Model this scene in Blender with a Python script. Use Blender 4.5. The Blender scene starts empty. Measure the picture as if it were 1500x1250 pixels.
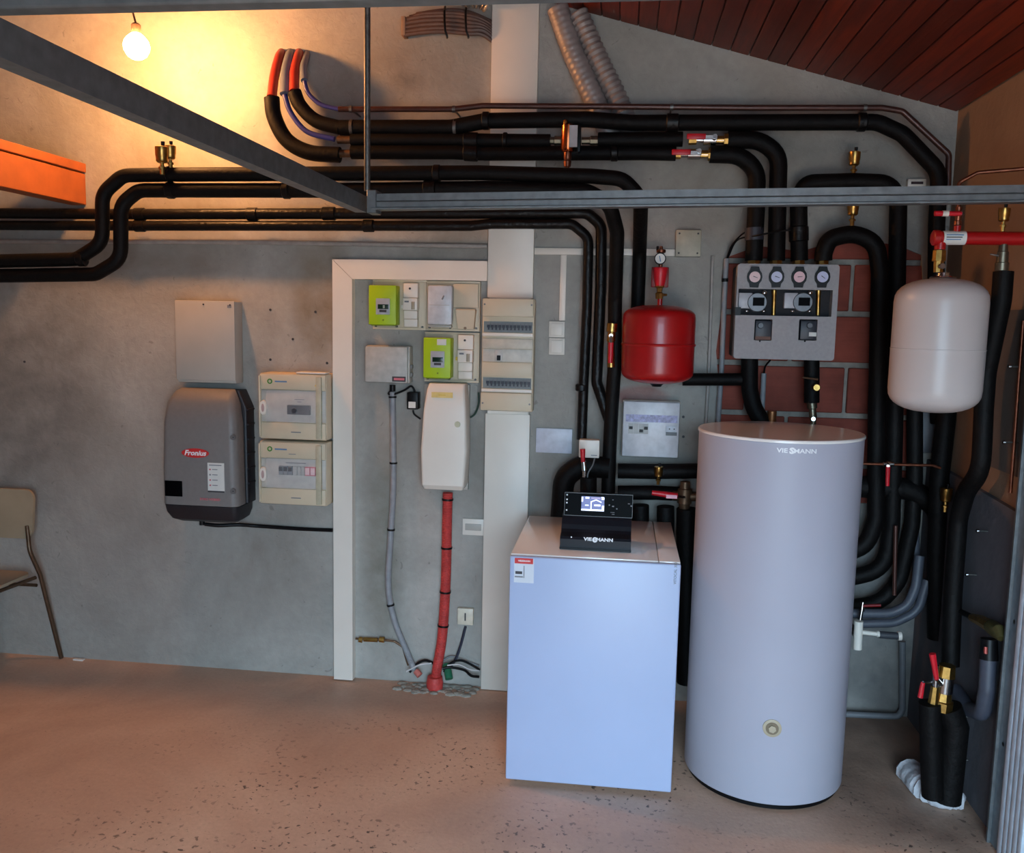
import bpy, bmesh, math, random
from mathutils import Vector, Matrix
from mathutils.geometry import tessellate_polygon
random.seed(7)
scn = bpy.context.scene
col = scn.collection

# ------------------------------------------------------------------ camera
F = 1300.0                       # focal length in pixels of the 1500 x 1250 photograph
H = 1.65                         # eye height
D = 3.797                        # the back wall stands at y = D
XW = 1.277                       # the right wall stands at x = XW
down = Vector((-218, 10775, F)).normalized()
mx = Vector((-10750, -420, F)); mx = (mx - down*mx.dot(down)).normalized()
ax, az = -mx, -down
ay = az.cross(ax)
Rw = Matrix((ax, ay, az))        # camera coordinates -> world
cam = bpy.data.objects.new('camera', bpy.data.cameras.new('camera'))
col.objects.link(cam)
rx, up, bk = Rw @ Vector((1, 0, 0)), Rw @ Vector((0, -1, 0)), Rw @ Vector((0, 0, -1))
cam.matrix_world = Matrix(((rx.x, up.x, bk.x, 0), (rx.y, up.y, bk.y, 0), (rx.z, up.z, bk.z, H), (0, 0, 0, 1)))
cam.data.sensor_width = 36
cam.data.lens = F/1500*36
cam.data.clip_start = 0.02
scn.camera = cam

# ------------------------------------------------------------------ exposure, sky, daylight
scn.view_settings.view_transform = 'Standard'
scn.view_settings.look = 'None'
scn.view_settings.gamma = 1
scn.view_settings.use_curve_mapping = False
scn.view_settings.exposure = -0.08
world = bpy.data.worlds.new('sky'); scn.world = world; world.use_nodes = True
wn = world.node_tree; wn.nodes.clear()
wo = wn.nodes.new('ShaderNodeOutputWorld'); wb = wn.nodes.new('ShaderNodeBackground')
tc = wn.nodes.new('ShaderNodeTexCoord'); sx = wn.nodes.new('ShaderNodeSeparateXYZ'); wr = wn.nodes.new('ShaderNodeValToRGB')
wn.links.new(tc.outputs['Generated'], sx.inputs[0]); wn.links.new(sx.outputs['Z'], wr.inputs[0])
wr.color_ramp.elements[0].color = (.22, .32, .41, 1); wr.color_ramp.elements[1].color = (1.25, 1.5, 1.75, 1)
e_ = wr.color_ramp.elements.new(.12); e_.color = (.54, .82, 1.06, 1)
wn.links.new(wr.outputs[0], wb.inputs[0]); wb.inputs[1].default_value = 21.0
wn.links.new(wb.outputs[0], wo.inputs[0])
YF = -1.0                        # front wall with the open doorway behind the camera
DOOR = (-.35, 1.15, 0.0, 2.2)
pl = bpy.data.lights.new('doorway_portal', 'AREA'); pl.shape = 'RECTANGLE'
pl.size = DOOR[1]-DOOR[0]; pl.size_y = DOOR[3]-DOOR[2]; pl.cycles.is_portal = True
po = bpy.data.objects.new('doorway_portal', pl); col.objects.link(po)
po.location = ((DOOR[0]+DOOR[1])/2, YF-.02, (DOOR[2]+DOOR[3])/2); po.rotation_euler = (math.pi/2, 0, 0)
BULB_POWER = 715

# ------------------------------------------------------------------ pixel rays (used on real planes)
def ray(px, py): return Rw @ Vector(((px-750)/F, (py-625)/F, 1.0))
def P(px, py, y): r = ray(px, py); return r*(y/r.y) + Vector((0, 0, H))
def W(px, py, d=0.0): return P(px, py, D-d)                  # d metres in front of the back wall
def Xp(px, py, x): r = ray(px, py); return r*(x/r.x) + Vector((0, 0, H))
def Zp(px, py, z): r = ray(px, py); return r*((z-H)/r.z) + Vector((0, 0, H))
def RC(x0, y0, x1, y1, d):
    c = [W(x0, y0, d), W(x1, y0, d), W(x0, y1, d), W(x1, y1, d)]
    return ((c[0].x+c[2].x)/2, (c[1].x+c[3].x)/2, (c[2].z+c[3].z)/2, (c[0].z+c[1].z)/2)
def roof_z(x): return 2.485 + (XW-x)*0.2752

# ------------------------------------------------------------------ materials
def lin(c): return tuple(((v/255)/12.92 if v/255 <= .04045 else ((v/255+.055)/1.055)**2.4) for v in c)
MATS = {}
def M(name, c, rough=.5, metal=0.0, n=(30, .12), bump=None, spec=.5, coat=0.0, rand=0.0):
    if name in MATS: return MATS[name]
    m = bpy.data.materials.new(name); m.use_nodes = True; t = m.node_tree; b = t.nodes['Principled BSDF']
    c = lin(c)
    tx = t.nodes.new('ShaderNodeTexCoord'); ns = t.nodes.new('ShaderNodeTexNoise')
    ns.inputs['Scale'].default_value = n[0]; ns.inputs['Detail'].default_value = 4
    t.links.new(tx.outputs['Object'], ns.inputs['Vector'])
    mr = t.nodes.new('ShaderNodeMapRange'); mr.inputs[1].default_value = .3; mr.inputs[2].default_value = .7
    mr.inputs[3].default_value = 1-n[1]; mr.inputs[4].default_value = 1+n[1]
    t.links.new(ns.outputs['Fac'], mr.inputs[0])
    hs = t.nodes.new('ShaderNodeHueSaturation'); hs.inputs['Color'].default_value = (*c, 1)
    t.links.new(mr.outputs[0], hs.inputs['Value'])
    if rand:
        oi = t.nodes.new('ShaderNodeObjectInfo'); m2 = t.nodes.new('ShaderNodeMapRange')
        m2.inputs[3].default_value = 1-rand; m2.inputs[4].default_value = 1+rand
        t.links.new(oi.outputs['Random'], m2.inputs[0])
        mu = t.nodes.new('ShaderNodeMath'); mu.operation = 'MULTIPLY'
        t.links.new(mr.outputs[0], mu.inputs[0]); t.links.new(m2.outputs[0], mu.inputs[1]); t.links.new(mu.outputs[0], hs.inputs['Value'])
    t.links.new(hs.outputs[0], b.inputs['Base Color'])
    b.inputs['Roughness'].default_value = rough; b.inputs['Metallic'].default_value = metal
    b.inputs['Specular IOR Level'].default_value = spec
    b.inputs['Coat Weight'].default_value = coat; b.inputs['Coat Roughness'].default_value = .1
    if bump:
        n2 = t.nodes.new('ShaderNodeTexNoise'); n2.inputs['Scale'].default_value = bump[0]; n2.inputs['Detail'].default_value = 6
        t.links.new(tx.outputs['Object'], n2.inputs['Vector'])
        bp = t.nodes.new('ShaderNodeBump'); bp.inputs['Strength'].default_value = bump[1]; bp.inputs['Distance'].default_value = .01
        t.links.new(n2.outputs['Fac'], bp.inputs['Height']); t.links.new(bp.outputs[0], b.inputs['Normal'])
    MATS[name] = m
    return m
def emit(name, c, s):
    m = bpy.data.materials.new(name); m.use_nodes = True; b = m.node_tree.nodes['Principled BSDF']
    b.inputs['Base Color'].default_value = (*c, 1); b.inputs['Emission Color'].default_value = (*c, 1); b.inputs['Emission Strength'].default_value = s
    return m
def glass(name, tint=(.9, .95, 1), alpha=.22, rough=.08):
    m = bpy.data.materials.new(name); m.use_nodes = True; b = m.node_tree.nodes['Principled BSDF']
    b.inputs['Base Color'].default_value = (*tint, 1); b.inputs['Alpha'].default_value = alpha; b.inputs['Roughness'].default_value = rough
    return m
foam = M('black_foam', (11, 9, 9), .6, n=(25, .3), bump=(60, .25), spec=.17)
foam_tape = M('black_tape', (14, 12, 12), .4, n=(40, .3), bump=(30, .5), spec=.25)
white_pl = M('white_plastic', (228, 221, 210), .4, n=(6, .03))
cream_pl = M('cream_plastic', (206, 192, 166), .45, n=(6, .05))
grey_wht = M('grey_white_plastic', (176, 172, 164), .45, n=(8, .05))
white_enam = M('white_enamel', (240, 236, 232), .25, n=(4, .02), coat=.5)
tank_enam = M('tank_enamel', (172, 172, 186), .45, n=(4, .02), spec=.35)
front_enam = M('daylit_white_enamel', (170, 184, 216), .35, n=(4, .02))  # copy of the unit's white enamel, blue daylight tint put into the colour
vessel_enam = M('vessel_enamel', (188, 180, 178), .3, n=(4, .02), spec=.35)
brass = M('brass', (176, 140, 78), .32, 1, n=(60, .25))
copper = M('copper', (132, 80, 60), .38, .9, n=(40, .3))
chrome = M('chrome', (190, 190, 190), .2, 1, n=(30, .05))
galv = M('galvanised_steel', (112, 116, 118), .5, .7, n=(35, .18), bump=(20, .1))
steel = M('dull_steel', (110, 110, 108), .45, .8, n=(60, .3))
red_pt = M('red_paint', (165, 14, 18), .34, n=(10, .06), coat=.15)
red_pl = M('red_plastic', (200, 22, 38), .4, n=(20, .08))
red_cd = M('red_corrugated', (190, 62, 58), .55, n=(25, .2), bump=(50, .3))
blue_pl = M('blue_plastic', (45, 52, 120), .4, n=(20, .15))
grey_pl = M('grey_plastic', (120, 122, 124), .5, n=(20, .1))
dkgrey = M('dark_grey_plastic', (62, 64, 70), .5, n=(20, .1))
black_pl = M('black_plastic', (14, 14, 16), .4, n=(30, .2), spec=.2)
black_gl = M('black_glass', (5, 5, 7), .4, n=(5, .1), spec=.03)
lime = M('lime_plastic', (168, 200, 20), .45, n=(8, .04))
inv_grey = M('inverter_grey', (122, 118, 116), .5, n=(60, .04))
inv_black = M('inverter_black', (28, 28, 34), .5, n=(30, .1))
wood_beam = M('beam_wood', (150, 80, 36), .6, n=(12, .15), bump=(20, .1))
paper = M('paper', (215, 215, 210), .7, n=(20, .04))
lavender = M('lavender_ink', (174, 176, 208), .7, n=(90, .3))
red_print = M('red_print', (205, 45, 45), .5, n=(30, .05))
dk_print = M('dark_print', (50, 50, 55), .6, n=(30, .1))
lt_print = M('grey_print', (120, 122, 128), .6, n=(30, .1))
wht_print = M('white_print', (235, 235, 238), .4, n=(30, .02))
pink_print = M('pink_print', (200, 110, 120), .5, n=(30, .1))
yel_print = M('yellow_print', (215, 180, 60), .5, n=(30, .1))
grn_print = M('green_print', (60, 130, 40), .5, n=(30, .1))
blue_print = M('blue_print', (90, 130, 170), .5, n=(30, .1))
foil = M('foil', (170, 165, 160), .35, .7, n=(30, .2), bump=(25, .6))
rag_m = M('white_wadding', (190, 190, 195), .8, n=(15, .12), bump=(30, .6))
green_pl = M('green_conduit', (30, 105, 75), .5, n=(30, .15))

def ramp_mat(name, build, rough=.85):
    m = bpy.data.materials.new(name); m.use_nodes = True; t = m.node_tree; b = t.nodes['Principled BSDF']
    b.inputs['Roughness'].default_value = rough
    build(t, b); return m
def noise(t, vec, scale, detail=5, rough=.55, dist=0):
    n = t.nodes.new('ShaderNodeTexNoise'); n.inputs['Scale'].default_value = scale; n.inputs['Detail'].default_value = detail
    n.inputs['Roughness'].default_value = rough; n.inputs['Distortion'].default_value = dist
    t.links.new(vec, n.inputs['Vector']); return n.outputs['Fac']
def ramp(t, fac, stops):
    r = t.nodes.new('ShaderNodeValToRGB'); e = r.color_ramp.elements
    while len(e) < len(stops): e.new(.5)
    for k, (p, c) in enumerate(stops): e[k].position = p; e[k].color = (*c, 1)
    t.links.new(fac, r.inputs[0]); return r.outputs[0]
def mix(t, fac, a, b, mode='MIX'):
    m = t.nodes.new('ShaderNodeMix'); m.data_type = 'RGBA'; m.blend_type = mode
    for s, v in ((0, fac), (6, a), (7, b)):
        if isinstance(v, (float, int)): m.inputs[s].default_value = v
        elif isinstance(v, tuple): m.inputs[s].default_value = (*v, 1)
        else: t.links.new(v, m.inputs[s])
    return m.outputs[2]
def blob(t, pos, c, rad):        # 1 inside a soft ellipsoid at c (stains, and shade put into the colour)
    mp = t.nodes.new('ShaderNodeMapping'); mp.vector_type = 'POINT'
    mp.inputs['Location'].default_value = (-c[0]/rad[0], -c[1]/rad[1], -c[2]/rad[2]); mp.inputs['Scale'].default_value = (1/rad[0], 1/rad[1], 1/rad[2])
    t.links.new(pos, mp.inputs[0])
    g = t.nodes.new('ShaderNodeTexGradient'); g.gradient_type = 'SPHERICAL'; t.links.new(mp.outputs[0], g.inputs[0])
    return g.outputs['Fac']
def mul(t, a, b):
    m = t.nodes.new('ShaderNodeMath'); m.operation = 'MULTIPLY'; m.use_clamp = True
    for k, v in enumerate((a, b)):
        if isinstance(v, (float, int)): m.inputs[k].default_value = v
        else: t.links.new(v, m.inputs[k])
    return m.outputs[0]
def bump(t, b, h, s, dist=.01):
    bp = t.nodes.new('ShaderNodeBump'); bp.inputs['Strength'].default_value = s; bp.inputs['Distance'].default_value = dist
    t.links.new(h, bp.inputs['Height']); t.links.new(bp.outputs[0], b.inputs['Normal'])
def plaster(t, b):
    g = t.nodes.new('ShaderNodeNewGeometry').outputs['Position']
    a = ramp(t, noise(t, g, 1.6, 6, .6, .4), [(.3, lin((138, 133, 125))), (.5, lin((164, 161, 154))), (.7, lin((186, 183, 176)))])
    a = mix(t, mul(t, noise(t, g, 30, 5), .35), a, lin((104, 102, 97)))
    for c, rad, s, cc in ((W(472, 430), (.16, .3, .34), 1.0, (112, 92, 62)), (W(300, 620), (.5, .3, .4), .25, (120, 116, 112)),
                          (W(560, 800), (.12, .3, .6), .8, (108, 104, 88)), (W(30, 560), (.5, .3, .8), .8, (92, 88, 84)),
                          (W(200, 800), (1.0, .3, .8), .35, (126, 122, 120)), (W(1290, 960), (.42, .3, .75), 1.3, (72, 74, 78)), (W(600, 90), (.55, .3, .5), .35, (118, 106, 100)), (W(598, 118), (.1, .2, .06), .5, (100, 92, 88)), (W(940, 580), (.13, .2, .05), 1.4, (140, 70, 66))):  # broad blobs low left and right of the tank paint dimmer light in
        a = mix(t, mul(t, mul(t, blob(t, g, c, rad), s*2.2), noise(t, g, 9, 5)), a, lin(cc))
    sp = ramp(t, noise(t, g, 22, 2, .4, 1.5), [(.72, (0, 0, 0)), (.76, (1, 1, 1))])
    a = mix(t, mul(t, sp, .35), a, lin((86, 82, 78)))
    t.links.new(a, b.inputs['Base Color']); bump(t, b, noise(t, g, 26, 6, .65, .6), .35, .012)
wall_m = ramp_mat('grey_cement_render', plaster)
def plaster_brown(t, b):
    g = t.nodes.new('ShaderNodeNewGeometry').outputs['Position']
    a = ramp(t, noise(t, g, 2.5, 6), [(.3, lin((134, 108, 88))), (.7, lin((156, 128, 104)))])
    t.links.new(a, b.inputs['Base Color']); bump(t, b, noise(t, g, 26, 5), .2)
wall_brown = ramp_mat('brown_render', plaster_brown)
def floor_f(t, b):
    g = t.nodes.new('ShaderNodeNewGeometry').outputs['Position']
    a = ramp(t, noise(t, g, 1.3, 6, .6, .5), [(.3, lin((184, 150, 128))), (.5, lin((206, 172, 149))), (.72, lin((224, 194, 170)))])
    a = mix(t, mul(t, noise(t, g, 60, 4), .35), a, lin((120, 100, 88)))
    s1 = ramp(t, noise(t, g, 48, 2, .5, .4), [(.62, (0, 0, 0)), (.66, (1, 1, 1))])
    zone = ramp(t, noise(t, g, 2.6, 3), [(.42, (0, 0, 0)), (.6, (1, 1, 1))])
    zone = mul(t, mul(t, blob(t, g, Zp(880, 1250, 0), (2.2, 1.1, .6)), 2.6), zone)
    a = mix(t, mul(t, mul(t, s1, zone), .9), a, lin((70, 56, 50)))
    a = mix(t, mul(t, mul(t, blob(t, g, Zp(1340, 1120, 0), (.6, .8, .5)), 2.6), noise(t, g, 5, 5)), a, lin((84, 68, 62)))  # shade right of the tank, painted into the floor colour
    a = mix(t, mul(t, mul(t, blob(t, g, Zp(900, 1230, 0), (.7, .35, .5)), .9), noise(t, g, 3, 5)), a, lin((150, 142, 138)))
    s2 = ramp(t, noise(t, g, 90, 2), [(.70, (0, 0, 0)), (.73, (1, 1, 1))])
    a = mix(t, mul(t, s2, .5), a, lin((90, 74, 66)))
    t.links.new(a, b.inputs['Base Color']); bump(t, b, noise(t, g, 70, 4), .12)
    rr = t.nodes.new('ShaderNodeMapRange'); rr.inputs[3].default_value = .42; rr.inputs[4].default_value = .7
    t.links.new(noise(t, g, 4, 4), rr.inputs[0]); t.links.new(rr.outputs[0], b.inputs['Roughness'])
floor_m = ramp_mat('pink_concrete_floor', floor_f, .55)
def brick_f(t, b):
    g = t.nodes.new('ShaderNodeNewGeometry').outputs['Position']
    a = ramp(t, noise(t, g, 7, 5), [(.3, lin((120, 58, 46))), (.7, lin((158, 78, 62)))])
    mp = t.nodes.new('ShaderNodeMapping'); mp.inputs['Scale'].default_value = (1, 1, 60); t.links.new(g, mp.inputs[0])
    a = mix(t, mul(t, noise(t, mp.outputs[0], 1.2, 2), .3), a, lin((96, 44, 38)))
    t.links.new(a, b.inputs['Base Color']); bump(t, b, noise(t, mp.outputs[0], 1.5, 3), .4, .006)
brick_m = ramp_mat('red_clay_block', brick_f)
mortar_m = M('mortar', (150, 146, 138), .95, n=(25, .15), bump=(50, .5))
def plank_f(t, b):
    tx = t.nodes.new('ShaderNodeTexCoord'); oi = t.nodes.new('ShaderNodeObjectInfo')
    mp = t.nodes.new('ShaderNodeMapping'); mp.inputs['Scale'].default_value = (14, .9, 14)
    cb = t.nodes.new('ShaderNodeCombineXYZ'); mm = t.nodes.new('ShaderNodeMath'); mm.operation = 'MULTIPLY'; mm.inputs[1].default_value = 37
    t.links.new(oi.outputs['Random'], mm.inputs[0]); t.links.new(mm.outputs[0], cb.inputs[1]); t.links.new(cb.outputs[0], mp.inputs['Location'])
    t.links.new(tx.outputs['Object'], mp.inputs[0])
    a = ramp(t, noise(t, mp.outputs[0], 2.2, 6, .6, 1.2), [(.3, lin((80, 23, 8))), (.55, lin((106, 33, 11))), (.8, lin((124, 44, 17)))])
    hs = t.nodes.new('ShaderNodeHueSaturation'); m2 = t.nodes.new('ShaderNodeMapRange'); m2.inputs[3].default_value = .62; m2.inputs[4].default_value = 1.25
    t.links.new(oi.outputs['Random'], m2.inputs[0]); t.links.new(m2.outputs[0], hs.inputs['Value']); t.links.new(a, hs.inputs['Color'])
    t.links.new(hs.outputs[0], b.inputs['Base Color']); bump(t, b, noise(t, mp.outputs[0], 6, 3), .1)
plank_m = ramp_mat('varnished_pine_boards', plank_f, .5)

# ------------------------------------------------------------------ mesh builder
WL = {}                                                     # object name -> world location
class MB:
    def __init__(s): s.bm = bmesh.new()
    def box(s, x0, x1, y0, y1, z0, z1, bev=0.0, seg=2):
        vs = [s.bm.verts.new((x, y, z)) for z in (z0, z1) for y in (y0, y1) for x in (x0, x1)]
        fs = [s.bm.faces.new([vs[i] for i in q]) for q in ((0, 2, 3, 1), (4, 5, 7, 6), (0, 1, 5, 4), (2, 6, 7, 3), (0, 4, 6, 2), (1, 3, 7, 5))]
        if bev:
            es = list({e for f in fs for e in f.edges})
            bmesh.ops.bevel(s.bm, geom=es, offset=bev, segments=seg, profile=.5, affect='EDGES')
        return s
    def prism(s, poly, y0, y1, holes=()):                   # poly in (x, z), extruded y0 (front) to y1 (back)
        loops = [[Vector((p[0], p[1], 0)) for p in poly]] + [[Vector((p[0], p[1], 0)) for p in h] for h in holes]
        tri = tessellate_polygon(loops); flat = [p for l in loops for p in l]
        a = [s.bm.verts.new((p.x, y0, p.y)) for p in flat]; b = [s.bm.verts.new((p.x, y1, p.y)) for p in flat]
        for t in tri:
            s.bm.faces.new([a[i] for i in t]); s.bm.faces.new([b[i] for i in reversed(t)])
        k = 0
        for l in loops:
            n = len(l)
            for i in range(n): s.bm.faces.new((a[k+i], a[k+(i+1) % n], b[k+(i+1) % n], b[k+i]))
            k += n
        return s
    def loft(s, rings, cap=True):
        vr = [[s.bm.verts.new(p) for p in r] for r in rings]
        n = len(vr[0])
        for a, b in zip(vr, vr[1:]):
            for i in range(n): s.bm.faces.new((a[i], a[(i+1) % n], b[(i+1) % n], b[i]))
        if cap: s.bm.faces.new(list(reversed(vr[0]))); s.bm.faces.new(vr[-1])
        return s
    def tube(s, pts, r, seg=14, fil=0.0, radf=None, flat=None):
        pts = [Vector(p) for p in pts]
        if fil: pts = fillet(pts, fil)
        if radf: pts = resample(pts, radf[0])
        rings = []; n = len(pts)
        tg = []
        for i in range(n):
            t = (pts[min(i+1, n-1)]-pts[max(i-1, 0)]); tg.append(t.normalized() if t.length > 1e-9 else Vector((0, 0, 1)))
        u = tg[0].orthogonal().normalized()
        for i in range(n):
            u = (u - tg[i]*u.dot(tg[i])).normalized(); v = tg[i].cross(u)
            rr = radf[1](i) if radf else (r[i] if isinstance(r, list) else r)
            rings.append([pts[i] + (u*math.cos(a)+v*math.sin(a))*rr for a in [2*math.pi*k/seg for k in range(seg)]])
        return s.loft(rings)
    def cyl(s, a, b, r, r2=None, seg=20):
        return s.tube([a, b], [r, r if r2 is None else r2], seg)
    def lathe(s, c, prof, seg=40, axis='Z'):                # prof: (radius, height) pairs
        c = Vector(c); rings = []
        for rad, h in prof:
            rr = []
            for k in range(seg):
                t = 2*math.pi*k/seg; x, y = max(rad, 1e-4)*math.cos(t), max(rad, 1e-4)*math.sin(t)
                rr.append(c + (Vector((x, y, h)) if axis == 'Z' else Vector((x, -h, y)) if axis == 'Y' else Vector((h, x, y))))
            rings.append(rr)
        return s.loft(rings)
    def ball(s, c, r, sc=(1, 1, 1), seg=14):
        m = Matrix.Translation(Vector(c)) @ Matrix.Diagonal((r*sc[0], r*sc[1], r*sc[2], 1))
        bmesh.ops.create_uvsphere(s.bm, u_segments=seg, v_segments=seg//2+2, radius=1, matrix=m); return s
    def build(s, name, mat, parent=None, smooth=True, kind=None):
        bmesh.ops.recalc_face_normals(s.bm, faces=s.bm.faces)
        vs = [v.co for v in s.bm.verts]
        if parent is None:
            loc = Vector(((min(v.x for v in vs)+max(v.x for v in vs))/2, (min(v.y for v in vs)+max(v.y for v in vs))/2, min(v.z for v in vs)))
        else: loc = WL[parent.name]
        bmesh.ops.translate(s.bm, verts=s.bm.verts, vec=-loc)
        me = bpy.data.meshes.new(name); s.bm.to_mesh(me); s.bm.free()
        if smooth:
            for p in me.polygons: p.use_smooth = True
            try: me.set_sharp_from_angle(angle=math.radians(38))
            except Exception: pass
        me.materials.append(mat)
        o = bpy.data.objects.new(name, me); col.objects.link(o)
        WL[o.name] = loc
        if parent is None: o.location = loc
        else: o.parent = parent
        if kind: o['kind'] = kind
        return o
def fillet(pts, rad):
    out = [pts[0]]
    for a, b, c in zip(pts, pts[1:], pts[2:]):
        u, v = (a-b), (c-b); lu, lv = u.length, v.length
        if lu < 1e-6 or lv < 1e-6: continue
        ang = u.angle(v)
        if ang > math.pi*.985: out.append(b); continue
        t = min(rad/math.tan(ang/2), lu*.49, lv*.49)
        p, q = b+u/lu*t, b+v/lv*t
        n = max(3, int((math.pi-ang)/.2)+1)
        for k in range(n+1):
            w = k/n; out.append(p*(1-w)**2 + b*2*w*(1-w) + q*w*w)
    out.append(pts[-1]); return out
def resample(pts, step):
    out = [pts[0].copy()]; acc = 0
    for a, b in zip(pts, pts[1:]):
        L = (b-a).length; p = step-acc
        while p <= L: out.append(a.lerp(b, p/L)); p += step
        acc = L-(p-step)
    return out
def smooth_pts(pts, n=8):                                   # Catmull-Rom
    pts = [Vector(p) for p in pts]; q = [pts[0]*2-pts[1]]+pts+[pts[-1]*2-pts[-2]]; out = []
    for i in range(1, len(q)-2):
        for k in range(n):
            t = k/n; a, b, c, d = q[i-1:i+3]
            out.append(.5*((2*b)+(c-a)*t+(2*a-5*b+4*c-d)*t*t+(3*b-a-3*c+d)*t**3))
    out.append(pts[-1]); return out
def tag(o, label, cat, group=None):
    o['label'] = label; o['category'] = cat
    if group: o['group'] = group
    return o
def thing(name, label, cat, loc, group=None):
    o = bpy.data.objects.new(name, None); o.empty_display_size = .05; col.objects.link(o); o.location = loc; WL[o.name] = Vector(loc)
    return tag(o, label, cat, group)
def solo(mb, name, label, cat, mat, group=None, smooth=True): return tag(mb.build(name, mat, None, smooth), label, cat, group)
def struct(mb, name, mat, smooth=False): return mb.build(name, mat, None, smooth, 'structure')
def text(body, size, c, mat, parent, name='lettering', bold=0.0, shear=0.0, align='CENTER', rotz=0.0, wide=1.0, fn=None, ex=.0006):
    cu = bpy.data.curves.new(name, 'FONT'); cu.body = body; cu.size = size; cu.align_x = align; cu.align_y = 'CENTER'
    cu.extrude = ex; cu.offset = bold; cu.shear = shear; cu.resolution_u = 2
    to = bpy.data.objects.new('t', cu); col.objects.link(to)
    me = bpy.data.meshes.new_from_object(to.evaluated_get(bpy.context.evaluated_depsgraph_get()))
    bpy.data.objects.remove(to); me.name = name
    cr, sr = math.cos(rotz), math.sin(rotz); base = WL[parent.name]
    for v in me.vertices:
        x, y, z = v.co.x*wide, v.co.y, v.co.z
        p = fn(x, y, z) if fn else Vector((x*cr-y*sr, -z, x*sr+y*cr)) + Vector(c)
        v.co = p-base
    me.materials.clear(); me.materials.append(mat)
    o = bpy.data.objects.new(name, me); col.objects.link(o); o.parent = parent; WL[o.name] = base
    return o
def rbox(rc, d0, d1, bev=.003):                              # box on the back wall: rect, front at d1, back at d0
    return MB().box(rc[0], rc[1], D-d1, D-d0, rc[2], rc[3], bev)
def ring(z, x0, x1, y0, y1, r, n=4):
    r = max(min(r, abs(x1-x0)/2.01, abs(y1-y0)/2.01), 1e-4); out = []
    for cx, cy, a0 in ((x1-r, y1-r, 0), (x0+r, y1-r, 90), (x0+r, y0+r, 180), (x1-r, y0+r, 270)):
        for k in range(n+1):
            a = math.radians(a0+90*k/n); out.append(Vector((cx+r*math.cos(a), cy+r*math.sin(a), z)))
    return out

# ================================================================== ROOM
XL = -3.7
# back wall: render with the patch where it was hacked off down to the clay blocks
bx0, bx1 = W(1046, 500).x, W(1352, 500).x
bz0, bz1 = W(1200, 735).z, W(1200, 350).z
hole = [(bx0+.02, bz0), (bx0+.0, bz0+.2), (bx0+.035, bz0+.42), (bx0+.01, bz0+.62), (bx0+.03, bz0+.85), (bx0+.02, bz1-.16), (bx0+.03, bz1-.08),
        (bx0+.16, bz1-.03), (bx0+.33, bz1-.05), (bx0+.5, bz1), (bx0+.7, bz1-.02), (bx1-.03, bz1-.06), (bx1, bz1-.3), (bx1-.03, bz0+.5), (bx1-.02, bz0+.12), (bx1-.1, bz0)]
hole = list(reversed(hole))
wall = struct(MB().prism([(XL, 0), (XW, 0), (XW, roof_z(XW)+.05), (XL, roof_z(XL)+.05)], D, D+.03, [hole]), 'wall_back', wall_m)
MB().box(bx0-.1, bx1+.05, D+.022, D+.028, bz0-.1, bz1+.1).build('mortar', mortar_m, wall, False)
zj = [W(1240, y).z for y in (387, 461, 539, 613)]            # joint heights
pitch = (zj[0]-zj[3])/3
zs = [zj[0]-pitch*k for k in range(-1, 7)]
for k, zt in enumerate(zs):
    zb = zt-pitch+.02; ztt = zt-.002
    if zb > bz1+.02 or ztt < bz0-.05: continue
    xs = bx0-.08-(.17 if k % 2 else 0)
    while xs < bx1+.04:
        x1 = min(xs+.385, bx1+.04)
        b0, b1 = max(zb, bz0-.06), min(ztt, bz1+.06)
        if x1-max(xs, bx0-.08) > .03 and b1-b0 > .02:
            MB().box(max(xs, bx0-.08), x1, D+.006+random.uniform(0, .006), D+.024, b0, b1, .004, 1).build('brick', brick_m, wall)
        xs += .4
# outer structural leaf behind the render
struct(MB().box(XL-.2, XW+.2, D+.031, D+.2, -.1, 4.4), 'wall_back_outer', mortar_m)
struct(MB().box(XL-.2, XW+.2, YF-3.5, D+.03, -.1, 0), 'floor', floor_m)
struct(MB().box(XW, XW+.2, YF, D, 0, roof_z(XW)+.05), 'wall_right', wall_brown)
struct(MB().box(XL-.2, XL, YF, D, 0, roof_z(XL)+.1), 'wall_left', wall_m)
struct(MB().prism([(XL-.2, 0), (DOOR[0], 0), (DOOR[0], DOOR[3]), (DOOR[1], DOOR[3]), (DOOR[1], 0), (XW+.2, 0), (XW+.2, roof_z(XW)+.05), (XL-.2, roof_z(XL)+.1)], YF-.15, YF), 'wall_front', wall_m)
# grey cement slab render on the lower right wall and a pale board edge
p1 = Xp(1424, 708, XW); p2 = Xp(1482, 742, XW)
mb = MB(); zt1 = p1.z; zt2 = p2.z
ya, yb = D-.002, 2.72
z_at = lambda y: zt1 + (zt2-zt1)*(y-p1.y)/(p2.y-p1.y)
mb.loft([[Vector((XW-.018, yb, z)), Vector((XW-.018, ya, z2)), Vector((XW, ya, z2)), Vector((XW, yb, z))] for z, z2 in ((0, 0), (z_at(yb), z_at(ya)))])
struct(mb, 'trim_1', M('grey_skim', (88, 88, 94), .9, n=(8, .1), bump=(20, .3)))
# darker grey skim strip higher on the right wall
q = Xp(1462, 455, XW)
struct(MB().box(XW-.008, XW, 2.70, q.y, Xp(1470, 690, XW).z, q.z), 'trim_2', M('grey_skim_upper', (96, 88, 82), .9, n=(8, .12), bump=(20, .3)))
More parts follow.
